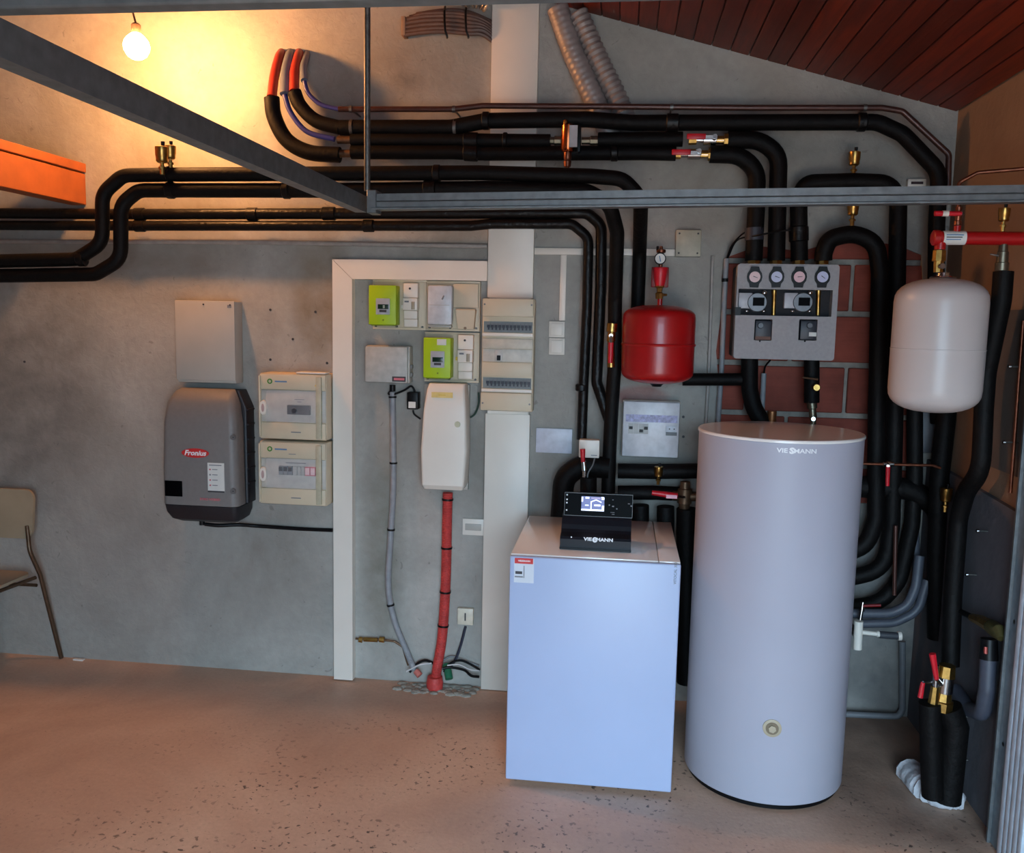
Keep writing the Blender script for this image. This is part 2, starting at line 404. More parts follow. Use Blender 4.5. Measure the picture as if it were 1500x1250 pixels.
# sloping ceiling of pine boards
th = math.atan(.2752); pw = .0765; L = (XW-XL)/math.cos(th)
ceil = MB().prism([(XW+.2, roof_z(XW+.2)+.03), (XW+.2, roof_z(XW+.2)+.12), (XL-.2, roof_z(XL-.2)+.12), (XL-.2, roof_z(XL-.2)+.03)], YF-.15, D+.2)
ceil = struct(ceil, 'ceiling', plank_m)
cl = WL[ceil.name]
pm = None
for k in range(int(L/pw)+1):
    if pm is None:
        mb = MB().box(-pw/2+.0012, pw/2-.0012, YF, D, -.018, 0, .003, 1)
        po_ = mb.build('plank', plank_m, ceil); pm = po_.data
        for v in pm.vertices: v.co += cl
    else:
        po_ = bpy.data.objects.new('plank', pm); col.objects.link(po_); po_.parent = ceil
    s = (k+.5)*pw
    x = XW - s*math.cos(th)
    po_.location = Vector((x, 0, roof_z(x)+.028)) - cl
    po_.rotation_euler = (0, th, 0)

# timber beam, upper left, running from the back wall towards the viewer
bt, bb = W(125, 240), W(125, 301)
beam = thing('timber_beam', 'orange lit timber joist meeting the back wall at upper left', 'beam', (bt.x-.04, D-.8, bb.z))
MB().box(bt.x-.075, bt.x, D-1.75, D-.0005, bb.z, bt.z-.045, .004, 1).build('joist', wood_beam, beam)
MB().box(bt.x-.085, bt.x+.004, D-1.75, D-.0005, bt.z-.04, bt.z, .003, 1).build('batten', wood_beam, beam)
# ================================================================== GARAGE TRACK
yt = 2.75
a, b = P(548, 297, yt), P(1500, 285, yt)
b = a + (b-a)*((XW-a.x)/(b.x-a.x))
tr = thing('garage_door_track', 'galvanised steel door track running across to the right wall', 'rail', (a.x, yt, a.z-.03))
hh = .0235
def cchan(p, q, w, h, t=.003):                                # a C-section between two points along x
    m = MB()
    prof = [(-w/2, -h), (w/2, -h), (w/2, -h+.006), (-w/2+t, -h+.006), (-w/2+t, -.004), (-w/2-.004, 0), (-w/2+t, .004), (-w/2+t, h-.004), (w/2, h-.004), (w/2, h), (-w/2, h)]
    m.loft([[Vector((c.x, c.y+u, c.z+v)) for u, v in prof] for c in (p, q)]); return m
cchan(a, b, .05, hh).build('track_rail', galv, tr, False)
MB().loft([[Vector((c.x, c.y+u, c.z+v)) for u, v in ((-.036, -hh-.002), (-.0255, -hh-.002), (-.0255, -hh+.006), (-.036, -hh+.003))] for c in (a, b)]).build('track_lip', galv, tr, False)
MB().box(a.x-.015, a.x+.015, yt-.03, yt+.03, a.z-.035, a.z+.035, .002, 1).build('end_bracket', galv, tr)
rod = P(538, 285, yt)
solo(MB().cyl((rod.x, yt, a.z+.036), (rod.x, yt, roof_z(rod.x)+.01), .0095, seg=10), 'hanger_rod', 'thin vertical threaded rod holding the track end from the roof', 'rod', steel)
# cross bar toward the viewer and the second track
y2 = P(0, 22, 1.1); 
xc = a.x-.03
cb = thing('track_cross_bar', 'grey steel bar running diagonally across the upper left', 'bar', (xc, 1.9, a.z-.02))
MB().box(xc-.004, xc, .98, yt+.02, a.z-.028, a.z+.022).build('upright_flange', galv, cb, False)
MB().box(xc-.036, xc-.004, .98, yt+.02, a.z-.028, a.z-.024).build('lower_flange', galv, cb, False)
s1, s2 = P(0, 16, 1.1), P(540, -2, 1.1)
mb = MB(); mb.box(s1.x-.9, s2.x+1.2, 1.085, 1.115, s1.z-.002, s1.z+.05, .003, 1)
solo(mb, 'second_door_track', 'near door track along the top edge of the picture', 'rail', galv)
# vertical guide on the right wall
vt = thing('vertical_door_guide', 'upright galvanised steel door guide at the right edge', 'rail', (XW-.03, 2.68, 0))
yg = Xp(1457, 1250, XW-.02).y
MB().box(XW-.042, XW-.001, yg-.07, yg, 0, 1.72, .003, 1).build('guide_plate', M('galv_blue', (128, 142, 150), .5, .6, n=(30, .15)), vt)
MB().box(XW-.052, XW-.042, yg-.012, yg-.002, 0, 1.70).build('guide_lip', galv, vt)
m_ = MB()
for z in (.35, .75, 1.15): m_.lathe((XW-.042, yg-.04, z), [(.0, .004), (.006, .004), (.007, 0)], 10, 'X')
m_.build('bolt', steel, vt)
df = thing('door_jamb_lining', 'white ribbed jamb strip beside the steel door guide', 'jamb', (XW-.03, 2.5, 0))
for k in range(5):
    MB().box(XW-.05, XW-.001, yg-.105-.032*k, yg-.077-.032*k, 0, 1.45, .004, 2).build('rib', M('rib_white', (176, 192, 206), .45), df)

# ================================================================== BOILER
BX0, BX1, BY0, BY1, BZ0, BZ1 = -.362, .222, 2.972, 3.6, .02, .842
bo = thing('heat_pump_unit', 'large white box shaped heating unit standing on the floor left of the tank', 'boiler', ((BX0+BX1)/2, (BY0+BY1)/2, 0))
MB().box(BX0+.003, BX1-.003, BY0+.022, BY1, BZ0, BZ1-.014, .006).build('casing', white_enam, bo)
MB().box(BX0, BX1, BY0, BY0+.02, BZ0, BZ1-.004, .006, 3).build('front_panel', front_enam, bo)
MB().box(BX0+.001, BX1-.075, BY0+.021, BY1, BZ1-.013, BZ1, .003).build('lid', white_enam, bo)
MB().box(BX1-.073, BX1-.001, BY0+.021, BY1, BZ1-.013, BZ1, .003).build('lid_strip', white_enam, bo)
for sx_ in (BX0+.05, BX1-.05):
    for sy in (BY0+.08, BY1-.06): MB().cyl((sx_, sy, 0), (sx_, sy, BZ0+.002), .02).build('foot', black_pl, bo)
st = lambda px, py: P(px, py, BY0)
def bface(x0, y0, x1, y1, dz=.0015, mat=paper, name='label', par=None, y=BY0):
    c = [P(x0, y0, y), P(x1, y0, y), P(x0, y1, y), P(x1, y1, y)]
    return MB().box((c[0].x+c[2].x)/2, (c[1].x+c[3].x)/2, y-dz, y-.0001, (c[2].z+c[3].z)/2, (c[0].z+c[1].z)/2).build(name, mat, par, False)
lb = bface(753, 818, 782, 854, .0008, M('sticker_white', (205, 210, 220), .5, n=(30, .03)), 'sticker', bo)
bface(754, 818, 781, 826, .0014, red_print, 'red_band', lb)
c_ = st(768, 822); text('VIESSMANN', .008, (c_.x, BY0-.0016, c_.z), wht_print, lb, bold=.0002)
bface(755, 837, 765, 841, .0014, dk_print, 'printed_display', lb); bface(754, 844, 766, 846, .0014, lt_print, 'printed_line', lb)
bface(767, 829, 768.2, 847, .0014, lt_print, 'printed_edge', lb)
c_ = st(989.5, 840); text('VITOCAL 300', .013, (c_.x, BY0-.001, c_.z), lt_print, bo, rotz=math.pi/2)

# control unit on the boiler
cz = BZ1
f0, f1 = Zp(820, 803, cz+.004), Zp(924, 809, cz+.004)
cy0 = (f0.y+f1.y)/2; cx0, cx1 = f0.x, f1.x
cu = thing('control_unit', 'black control unit with lit colour screen on top of the white unit', 'control panel', ((cx0+cx1)/2, cy0+.08, cz+.001))
prof = [(0, 0), (0, .038), (.006, .046), (.05, .052), (.066, .060), (.074, .075), (.09, .092), (.10, .10), (.17, .105), (.17, 0)]
MB().loft([[Vector((x, cy0+u, cz+.001+v)) for u, v in prof] for x in (cx0, cx1)]).build('console', M('console_black', (24, 27, 34), .4, n=(20, .06), spec=.2), cu, False)
MB().box(cx0-.001, cx1+.001, cy0-.002, cy0+.002, cz+.002, cz+.009).build('base_edge', black_pl, cu)
lc = P(871, 791, cy0)
text('VIE', .0165, (lc.x-.024, cy0-.0012, lc.z+.001), wht_print, cu, bold=.0006, wide=1.25)
text('MANN', .0165, (lc.x+.035, cy0-.0012, lc.z+.001), wht_print, cu, bold=.0006, wide=1.2)
MB().lathe((lc.x+.001, cy0, lc.z), [(.0, .0014), (.0095, .0014), (.0095, 0)], 20, 'Y').build('round_emblem', wht_print, cu)
text('S', .013, (lc.x+.001, cy0-.002, lc.z), dk_print, cu)
MB().lathe((P(837, 787, cy0).x, cy0, P(837, 787, cy0).z), [(.0, .001), (.0025, .001), (.0025, 0)], 10, 'Y').build('pilot_light', wht_print, cu)
# tilted glass display
dy0 = cy0+.098
g0, g1 = P(826, 760, dy0), P(926, 764, dy0)
gz0 = cz+.102; gh = P(826, 721, dy0+.02).z-gz0; gx0, gx1 = g0.x, g1.x
tilt = .18
def on_disp(x, h, out=0.0):                                   # point on the leaning glass
    return Vector((x, dy0+.004+h*tilt-out, gz0+h))
MB().loft([[on_disp(x, 0, 0), on_disp(x, gh, 0), on_disp(x, gh, -.016), on_disp(x, 0, -.016)] for x in (gx0, gx1)]).build('display_glass', black_gl, cu, False)
def dq(x0, x1, h0, h1, out, mat, name, par): return MB().loft([[on_disp(x, h0, out), on_disp(x, h1, out), on_disp(x, h1, 0), on_disp(x, h0, 0)] for x in (x0, x1)]).build(name, mat, par, False)
for (xa, xb, ha, hb) in ((gx0, gx1, gh-.0015, gh), (gx0, gx1, 0, .0015), (gx0, gx0+.0012, 0, gh), (gx1-.0012, gx1, 0, gh)): dq(xa, xb, ha, hb, .001, grey_pl, 'glass_edge', cu)
wd = gx1-gx0
scr = dq(gx0+wd*.25, gx0+wd*.585, gh*.24, gh*.86, .001, emit('screen_blue', (.10, .12, .26), 1.2), 'screen', cu)
ew = emit('screen_white', (.75, .8, 1), 1.1)
sx0, sw, sh0, sh = gx0+wd*.25, wd*.335, gh*.24, gh*.62
def sq(u0, u1, v0, v1, mat=ew): dq(sx0+sw*u0, sx0+sw*u1, sh0+sh*v0, sh0+sh*v1, .0016, mat, 'screen_graphic', scr)
sq(0, 1, 0, .12); sq(.4, .45, .12, .62); sq(.86, .97, .94, 1); sq(0, .07, .62, .95); sq(.17, .34, .84, .97); sq(.88, 1, .8, .97); sq(.9, 1, .12, .4)
sq(.16, .32, .34, .42); sq(.56, .84, .34, .46); sq(.42, .84, .84, .95, emit('screen_lilac', (.3, .25, .4), .9))
for sg in (-1, 1):
    a_, b_ = sx0+sw*.64, sx0+sw*(.64+sg*.24)
    MB().loft([[on_disp(x, h, .0018), on_disp(x, h+.004, .0018), on_disp(x, h+.004, .001), on_disp(x, h, .001)] for x, h in ((a_, sh0+sh*.74), (b_, sh0+sh*.58))]).build('roof_line', ew, scr, False)
for vv in (.86, .66, .52, .2): dq(gx0+wd*.025, gx0+wd*.045, gh*vv, gh*(vv+.06), .001, wht_print, 'key_mark', cu)
for i, (u, v, w_, h_) in enumerate(((.7, .74, .02, .03), (.65, .5, .02, .05), (.7, .45, .03, .05), (.76, .35, .02, .05), (.68, .2, .06, .02), (.7, .12, .04, .02), (.93, .6, .03, .03), (.97, .5, .02, .05))):
    dq(gx0+wd*u, gx0+wd*(u+w_), gh*v, gh*(v+h_), .001, lt_print, 'touch_key', cu)

# ================================================================== TANK
TX, TY, TR = .566, 3.225, .2815
zt = Zp(1145, 667, 0); 
TZ = P(1150, 645, TY-TR+.003).z
tk = thing('hot_water_tank', 'tall white cylindrical hot water tank standing on the floor', 'tank', (TX, TY, 0))
MB().lathe((TX, TY, 0), [(TR-.02, .022), (TR-.002, .022), (TR, .026), (TR, TZ-.012), (TR-.001, TZ-.011)], 96).build('jacket', tank_enam, tk)
MB().lathe((TX, TY, 0), [(TR-.002, TZ-.0105), (TR+.0035, TZ-.010), (TR+.0035, TZ-.003), (TR, TZ), (0, TZ+.002)], 96).build('top_cover', white_enam, tk)
MB().lathe((TX, TY, 0), [(TR-.025, 0), (TR-.012, .002), (TR-.012, .024)], 64).build('base_ring', black_pl, tk)
def on_tank(px, py, out=0.0, r=TR):
    r_ = ray(px, py); o = Vector((0, 0, H)); dx, dy = r_.x, r_.y
    A = dx*dx+dy*dy; B = -2*(dx*TX+dy*TY); C = TX*TX+TY*TY-(r+out)**2
    t = (-B-math.sqrt(B*B-4*A*C))/(2*A); return r_*t+o
pl_ = on_tank(1131, 1067); n_ = Vector((pl_.x-TX, pl_.y-TY, 0)).normalized()
MB().tube([pl_-n_*.01, pl_+n_*.003, pl_+n_*.004], [.031, .031, .028], 28).build('plug_rim', M('plug_beige', (176, 162, 138), .5, n=(20, .05)), tk)
MB().tube([pl_-n_*.0, pl_+n_*.006], [.022, .021], 28).build('plug_recess', M('plug_dark', (120, 106, 86), .6, n=(20, .05)), tk)
MB().tube([pl_-n_*.0, pl_+n_*.012], [.0135, .013], 6).build('plug_hex', M('plug_beige', (176, 162, 138)), tk)
bc = on_tank(1160, 661); ang0 = math.atan2(bc.x-TX, -(bc.y-TY))
def tankfn(x0, zc):
    def fn(x, y, z):
        an = ang0+(x+x0)/TR; rr = TR+.0008+z
        return Vector((TX+math.sin(an)*rr, TY-math.cos(an)*rr, zc+y))
    return fn
text('VIE', .02, None, wht_print, tk, fn=tankfn(-.03, bc.z), wide=1.25, bold=.0005)
text('MANN', .02, None, wht_print, tk, fn=tankfn(.043, bc.z), wide=1.25, bold=.0005)
text('S', .026, None, wht_print, tk, fn=tankfn(0, bc.z), wide=1.2, bold=.0016)

# ================================================================== PIPES
def px(pts):
    return [W(*p) for p in pts]
def pipe(pts, r, label, mat=foam, fil=.07, name='insulated_pipe', cat='pipe', group=None, world_=None, clips=(), bands=(), seg=14, sm=False):
    w = world_ or px(pts)
    if sm: w = smooth_pts(w); fil = 0
    o = tag(MB().tube(w, r, seg, fil).build(name, mat), label, cat, group)
    for (cx, cy, cd) in clips:                                # steel clip: a band round the pipe and a stud into the wall
        c = W(cx, cy, cd); t = near_dir(w, c)
        m = MB().tube([c-t*.006, c+t*.006], r+.0025, seg)
        m.tube([c+Vector((0, r*.5, 0)), Vector((c.x, D-.001, c.z))], .004, 8); m.build('pipe_clip', steel, o)
    for (cx, cy, cd, L_) in bands:
        c = W(cx, cy, cd); t = near_dir(w, c)
        MB().tube([c-t*L_/2, c-t*(L_/2-.004), c+t*(L_/2-.004), c+t*L_/2], [r, r+.005, r+.005, r], seg).build('tape_band', foam_tape, o)
    return o
def near_dir(w, c):
    best = min(range(len(w)-1), key=lambda i: ((w[i]+w[i+1])/2-c).length if (w[i+1]-w[i]).length < .3 else seg_d(w[i], w[i+1], c))
    return (w[best+1]-w[best]).normalized()
def seg_d(a, b, c):
    t = max(0, min(1, (c-a).dot(b-a)/(b-a).length_squared)); return (a.lerp(b, t)-c).length

dA = .135
# four sleeves from the wall, with feed pipes
for nm, sx1, sy1, ex, ey, mt, lab in (('wall_sleeve', 412, 80, 398, 142, M('red_sleeve', (160, 50, 40), .4, n=(20, .1)), 'leftmost red plastic sleeve curving out of the wall'),
                                  ('wall_sleeve', 425, 80, 417, 138, M('grey_sleeve', (104, 112, 128), .4, n=(20, .1)), 'blue grey sleeve between the two red wall sleeves'),
                                  ('wall_sleeve', 438, 80, 431, 134, M('red_sleeve', (200, 62, 50)), 'second red plastic sleeve, right of the blue grey one'),
                                  ('wall_sleeve', 449, 80, 446, 118, M('grey_sleeve', (104, 112, 128)), 'thin grey sleeve rightmost of the four wall sleeves')):
    w = smooth_pts([W(sx1+1, sy1-2, -.01), W(sx1-(sx1-ex)*.25, sy1+6, .05), W((sx1+ex)/2-3, (sy1+ey)/2, .10), W(ex, ey, dA)], 5)
    solo(MB().tube(w, .0205 if sx1 < 445 else .015, 12), nm, lab, 'pipe sleeve', mt, 'sleeves at the wall')
pipe([(398, 143, dA), (402, 172, dA), (420, 205, dA), (452, 223, dA), (498, 227, dA)], .032, 'dark foam pipe curving down from the leftmost red sleeve', name='curved_pipe', sm=True, group='curved feed pipes')
pipe([(431, 135, dA), (440, 155, dA), (463, 177, dA), (498, 187, dA)], .029, 'dark foam pipe curving from the second red sleeve', name='curved_pipe', sm=True, group='curved feed pipes')
pipe([(417, 139, dA), (426, 165, dA), (450, 193, dA), (490, 204, dA)], .011, 'thin blue pipe curving from the blue grey sleeve', blue_pl, name='blue_pipe', sm=True, group='curved feed pipes')
pipe([(446, 119, dA), (452, 137, dA), (470, 153, dA), (496, 160, dA)], .009, 'thin blue pipe curving from the rightmost grey sleeve', blue_pl, name='blue_pipe', sm=True, group='curved feed pipes')
# D: top thin copper line
pipe([(496, 160, dA), (664, 160, dA), (706, 155, dA), (880, 156, dA), (1100, 158, dA), (1292, 158, dA), (1322, 163, dA), (1390, 226, dA), (1388, 300, dA)], .0115,
     'thin brown pipe, topmost line running along the back wall', M('brown_pipe', (74, 46, 40), .35, .3, n=(30, .2)), fil=.03, name='thin_pipe', clips=((514, 160, dA), (665, 160, dA), (984, 157, dA), (1267, 158, dA)))
# C
pipe([(498, 187, dA), (660, 187, dA), (712, 177, dA), (860, 175, dA), (925, 180, dA), (1262, 179, dA), (1285, 179, dA), (1322, 196, dA), (1376, 252, dA), (1372, 330, dA), (1370, 500, dA), (1375, 620, dA)], .031,
     'black insulated pipe just below the thin top line, bending down at the far right', fil=.1, clips=((516, 187, dA), (667, 187, dA)), bands=((985, 180, dA, .05), (1262, 179, dA, .035), (712, 177, dA, .03)))
# B
pipe([(515, 205, dA), (664, 205, dA), (715, 206, dA), (806, 207, dA)], .0275, 'black insulated pipe from the blue pipe to the copper separator', clips=(), bands=((690, 206, dA, .06), (740, 206, dA, .02)), group='upper black pipe runs')
pipe([(876, 205, dA), (1000, 204, dA)], .029, 'short black insulated pipe between separator and upper red lever valve', group='upper black pipe runs')
pipe([(1066, 205, dA), (1112, 205, dA), (1141, 226, dA), (1139, 300, dA), (1137, 382, dA)], .034, 'black pipe bending down from the upper red lever valve to the pump station', fil=.13)
# A
pipe([(515, 223, dA), (664, 223, dA), (715, 225, dA), (940, 224, dA), (990, 225, dA)], .0285, 'black insulated pipe running left from the lower red lever valve', bands=((690, 224, dA, .06), (900, 224, dA, .03)), clips=())
pipe([(1040, 226, dA), (1084, 227, dA), (1109, 250, dA), (1108, 300, dA), (1104, 382, dA)], .034, 'black pipe bending down from the lower red lever valve to the pump station', fil=.13)
for cx_, cy_ in ((505, 205), (506, 225)):
    c = W(cx_, cy_, dA); solo(MB().cyl(c-Vector((.03, 0, 0)), c+Vector((.03, 0, 0)), .016, seg=14), 'pipe_joint', 'bare brass joint at the %s of the two coupled pipes' % ('upper' if cy_ == 205 else 'lower'), 'pipe joint', M('dull_brass', (110, 86, 66), .45, .7, n=(40, .3)), 'bare joints')
# E and F, big riser pair
dE = .36
pipe([(-60, 384, dE), (112, 380, dE), (150, 356, dE), (150, 284, dE), (180, 257, dE), (240, 256, dE), (700, 253, dE), (866, 258, dE), (912, 262, dE), (939, 290, dE), (938, 330, .2), (937, 370, .044), (934, 456, .044)], .028,
     'upper black pipe of the left riser pair, ending behind the red vessel', fil=.085, bands=((248, 256, dE, .012), (420, 254, dE, .03), (640, 254, dE, .03), (120, 379, dE, .03)))
pipe([(-60, 405, dE), (140, 402, dE), (177, 380, dE), (177, 300, dE), (203, 279, dE), (300, 279, dE), (500, 279, dE), (720, 276, dE), (860, 280, dE), (893, 298, dE), (904, 340, .28), (901, 440, .14), (900, 540, .12), (896, 600, .12), (893, 660, .12), (890, 740, .14)], .0285,
     'lower black pipe of the left riser pair, dropping beside the red vessel', fil=.085, bands=((250, 279, dE, .03), (420, 279, dE, .03), (630, 277, dE, .05)))
# G pair
dG = .085
pipe([(-60, 312, dG), (180, 314, dG), (500, 313, dG), (860, 312, dG), (881, 330, dG), (880, 420, dG), (874, 560, dG), (892, 615, dG+.02)], .023, 'taped black pipe, upper of the pair hugging the wall', foam_tape, fil=.06,
     bands=((205, 314, dG, .05), (370, 314, dG, .05), (482, 313, dG, .06)))
pipe([(-60, 330, dG), (180, 331, dG), (500, 331, dG), (690, 331, dG), (720, 328, dG), (838, 328, dG), (862, 348, dG), (860, 450, dG), (855, 560, dG), (852, 644, dG)], .021, 'black pipe, lower of the pair hugging the wall, dropping to the small white box', foam_tape, fil=.06,
     bands=((205, 331, dG, .05), (540, 331, dG, .05), (852, 568, dG, .03)))
# H crossing behind the red vessel and J below the pump station
pipe([(1000, 556, .1), (1060, 556, .1), (1098, 556, .1)], .026, 'short black pipe from behind the red vessel towards the pump station')
pipe([(1098, 524, .11), (1098, 570, .11), (1104, 598, .11), (1130, 640, .11)], .034, 'black pipe bending from the left underside of the pump station behind the tank', fil=.15)
pipe([(1189, 524, .13), (1189, 590, .13)], .030, 'black pipe under the right side of the pump station')
# arches above the pump station
pipe([(1171, 382, dA), (1170, 300, dA), (1178, 268, dA), (1250, 266, dA), (1300, 268, dA), (1316, 290, dA), (1314, 400, dA), (1310, 640, dA), (1306, 770, dA), (1296, 836, dA), (1230, 850, dA)], .033,
     'black pipe arching highest above the pump station and running down the wall', fil=.13, bands=((1170, 343, dA, .06),))
pipe([(1206, 382, dA+.02), (1206, 372, dA+.02), (1214, 350, dA+.02), (1250, 341, dA+.02), (1284, 356, dA+.02), (1289, 400, dA+.02), (1284, 620, dA+.02), (1283, 760, dA+.02), (1268, 804, dA+.02), (1220, 812, dA+.02)], .034,
     'black pipe in the low arch right of the pump station', fil=.12)
pipe([(1105, 334, dA), (1105, 352, dA)], .0365, 'dark sensor strap round the leftmost pump station pipe', M('sensor_grey', (44, 46, 56), .5), name='sensor_strap', cat='pipe sensor', fil=0)
# lower right thicket
pipe([(1340, 560, .12), (1340, 700, .12), (1336, 770, .12), (1318, 850, .12), (1290, 884, .12), (1240, 890, .12)], .031, 'black pipe sweeping into the lowest bend right of the tank', fil=.16)
pipe([(1312, 770, .20), (1310, 872, .20)], .008, 'thin vertical bare pipe in front of the bends right of the tank', M('brown_pipe', (74, 46, 40)), name='thin_pipe')
pipe([(1392, 560, .2), (1376, 700, .25), (1372, 820, .25), (1372, 935, .25)], .036, 'black pipe standing in the far right corner', fil=.1)
pipe([(1240, 712, .12), (1330, 716, .12), (1372, 740, .12), (1385, 790, .12)], .045, 'thick black pipe crossing behind the tank to the corner', fil=.1)
pipe([(820, 780, .14), (826, 700, .14), (850, 682, .14), (892, 686, .14)], .045, 'thick black elbow pipe rising behind the left of the control unit', fil=.09)
pipe([(905, 690, .1), (960, 691, .1), (1030, 690, .1)], .032, 'upper black horizontal pipe below the white fuse box')
pipe([(905, 722, .13), (960, 722, .13), (1000, 724, .13)], .03, 'lower black horizontal pipe behind the control unit')
pipe([(862, 700, .22), (862, 760, .22)], .034, 'black stub pipe under the small red lever, behind the control unit')
pipe([(938, 740, .15), (938, 800, .15)], .036, 'left black pipe dropping behind the white unit', group='pipes dropping behind the unit')
pipe([(975, 742, .15), (975, 800, .15)], .036, 'middle black pipe dropping behind the white unit', group='pipes dropping behind the unit')
pipe([(1006, 745, .17), (1006, 1000, .17)], .042, 'thick black pipe in the gap between white unit and tank')
# right wall runs
xr = XW-.075
def wallpipe(pts, r, label, x=xr, **k): return pipe(None, r, label, world_=[Xp(a_, b_, x) for a_, b_ in pts], **k)
wallpipe([(1470, 398), (1467, 440), (1445, 545), (1441, 600), (1437, 690), (1415, 720), (1404, 760), (1396, 870), (1392, 975)], .031, 'black pipe dropping from the brass valve right of the white vessel', fil=.12)
base = Xp(1380, 1150, XW-.13)
pw_ = thing('wrapped_pipe_foot', 'thick black wrapped pipe pair standing on white wadding by the right wall', 'pipe', (base.x, base.y, 0))
MB().tube([Vector((base.x+.02, base.y, .03)), Vector((base.x+.025, base.y, Zp(1380, 1045, .3).z)), P(1388, 1036, base.y)], .046, 18).build('wrap', foam, pw_)
MB().tube([Vector((base.x-.035, base.y-.02, .05)), P(1362, 1030, base.y-.02)], .036, 16).build('wrap', foam, pw_)
# brass valves on top
bv = thing('floor_ball_valve', 'brass ball valve with red lever on the wrapped pipe foot', 'valve', P(1382, 1036, base.y))
c0, c1 = P(1380, 1040, base.y-.01), P(1388, 975, base.y-.01)
MB().tube([c0, c0.lerp(c1, .2), c0.lerp(c1, .22), c0.lerp(c1, .4)], [.034, .034, .028, .024], 8).build('hex_nut', brass, bv)
MB().tube([c0.lerp(c1, .4), c0.lerp(c1, .75)], .026, 16).build('valve_body', chrome, bv)
MB().tube([c0.lerp(c1, .75), c1], [.03, .027], 8).build('hex_nut', brass, bv)
h0, h1 = P(1372, 995, base.y-.05), P(1366, 958, base.y-.05)
MB().tube([h0, h1], [.008, .011], 8).build('lever', red_pl, bv)
MB().cyl(c0.lerp(c1, .5), h0, .007, seg=8).build('valve_stem', chrome, bv)
bv = thing('small_drain_valve', 'smaller brass valve with red lever left of the floor ball valve', 'valve', P(1366, 1030, base.y-.02))
MB().tube([P(1367, 1030, base.y-.02), P(1370, 1006, base.y-.02)], [.018, .014], 8).build('hex_nut', brass, bv)
MB().tube([P(1370, 1006, base.y-.02), P(1372, 975, base.y-.02)], .010, 10).build('valve_body', chrome, bv)
MB().tube([P(1352, 1000, base.y-.05), P(1348, 1022, base.y-.05)], [.007, .009], 8).build('lever', red_pl, bv)
MB().cyl(P(1370, 1000, base.y-.02), P(1352, 1000, base.y-.05), .005, seg=8).build('valve_stem', chrome, bv)
# white wadding on the floor
rg = MB(); rc_ = Zp(1362, 1158, 0)
pts_ = [(1330, 1128), (1340, 1140), (1350, 1152), (1366, 1163), (1384, 1168), (1400, 1168)]
ws = smooth_pts([Zp(a_, b_, .03) for a_, b_ in pts_], 5)
rg.tube(ws, [.032+.014*abs(math.sin(i*1.7))+.008*random.random() for i in range(len(ws))], 12)
for i in range(0, len(ws), 3): rg.ball(ws[i]+Vector((random.uniform(-.01, .03), .01, -.003)), .034, (1.1, 1, .8), 10)
for v in rg.bm.verts: v.co.z = max(v.co.z, .002)
solo(rg, 'wadding_roll', 'crumpled white wadding on the floor round the black pipe foot', 'wadding', rag_m)
# grey drain trap on right wall
tp = thing('grey_drain_pipe', 'dark grey plastic drain bend mounted low on the right wall', 'pipe', Xp(1440, 1050, XW-.06))
xg = XW-.055
MB().tube([Xp(1448, 962, xg), Xp(1446, 1010, xg), Xp(1440, 1046, xg), Xp(1420, 1040, xg), Xp(1400, 1012, xg)], .026, 14, .05).build('drain_tube', M('drain_grey', (62, 66, 78), .5), tp)
MB().tube([Xp(1448, 966, xg), Xp(1449, 936, xg)], [.03, .026], 14).build('drain_socket', black_pl, tp)
MB().tube([Xp(1444, 958, xg-.027), Xp(1444, 948, xg-.027)], .006, 8).build('red_tip', M('copper_red', (150, 60, 50), .4, .4), tp)
vv = thing('safety_valve', 'brass safety valve angled above the grey drain bend', 'valve', Xp(1450, 920, xg))
MB().tube([Xp(1424, 905, xg), Xp(1440, 911, xg), Xp(1452, 918, xg)], [.014, .02, .022], 8).build('valve_body', brass, vv)
MB().tube([Xp(1452, 918, xg), Xp(1463, 926, xg), Xp(1467, 936, xg)], [.024, .026, .012], 10).build('valve_cap', M('valve_dark_brass', (90, 84, 50), .45, .7), vv)
MB().tube([Xp(1400, 893, xg), Xp(1426, 905, xg)], .010, 10).build('inlet', black_pl, vv)
# white vessel + red manifold
vy = 2.98
vc = P(1374, 500, vy); r_v = (P(1442, 500, vy).x-P(1306, 500, vy).x)/2*.985
z0v, z1v = P(1372, 606, vy-r_v*.3).z, P(1375, 408, vy).z
vs_ = thing('white_expansion_vessel', 'white rounded expansion vessel hanging near the right wall', 'expansion vessel', (vc.x, vy, z0v))
hv = z1v-z0v; 
def dome(r, h, cap):                                          # profile of a domed vessel
    p = [(0, 0)]
    for k in range(1, 9):
        a_ = math.pi/2*k/8; p.append((r*math.sin(a_)**.8, cap*(1-math.cos(a_)**.8)))
    q_ = [(a_, h-b_) for a_, b_ in reversed(p)]
    return p, q_
lo, hi = dome(r_v, hv, .075)
MB().lathe((vc.x, vy, z0v), lo+[(r_v+.0005, hv*.47), (r_v+.0005, hv*.474)]+[], 56).build('lower_shell', vessel_enam, vs_)
MB().lathe((vc.x, vy, z0v), [(r_v, hv*.478), (r_v, hv*.479)]+hi, 56).build('upper_shell', vessel_enam, vs_)
MB().lathe((vc.x, vy, z0v), [(r_v-.001, hv*.472), (r_v+.0018, hv*.474), (r_v+.0018, hv*.479), (r_v-.001, hv*.481)], 56).build('weld_seam', vessel_enam, vs_)
MB().lathe((vc.x, vy, z0v+hv), [(.0, -.004), (.036, -.004), (.04, .002), (.036, .006), (.02, .008), (.018, .018), (0, .018)], 28).build('top_flange', chrome, vs_)
mz = P(1430, 349, vy).z; mx0 = P(1365, 349, vy).x
mf = thing('red_safety_manifold', 'red painted pipe manifold reaching from the white vessel to the right wall', 'manifold', (mx0+.1, vy, mz))
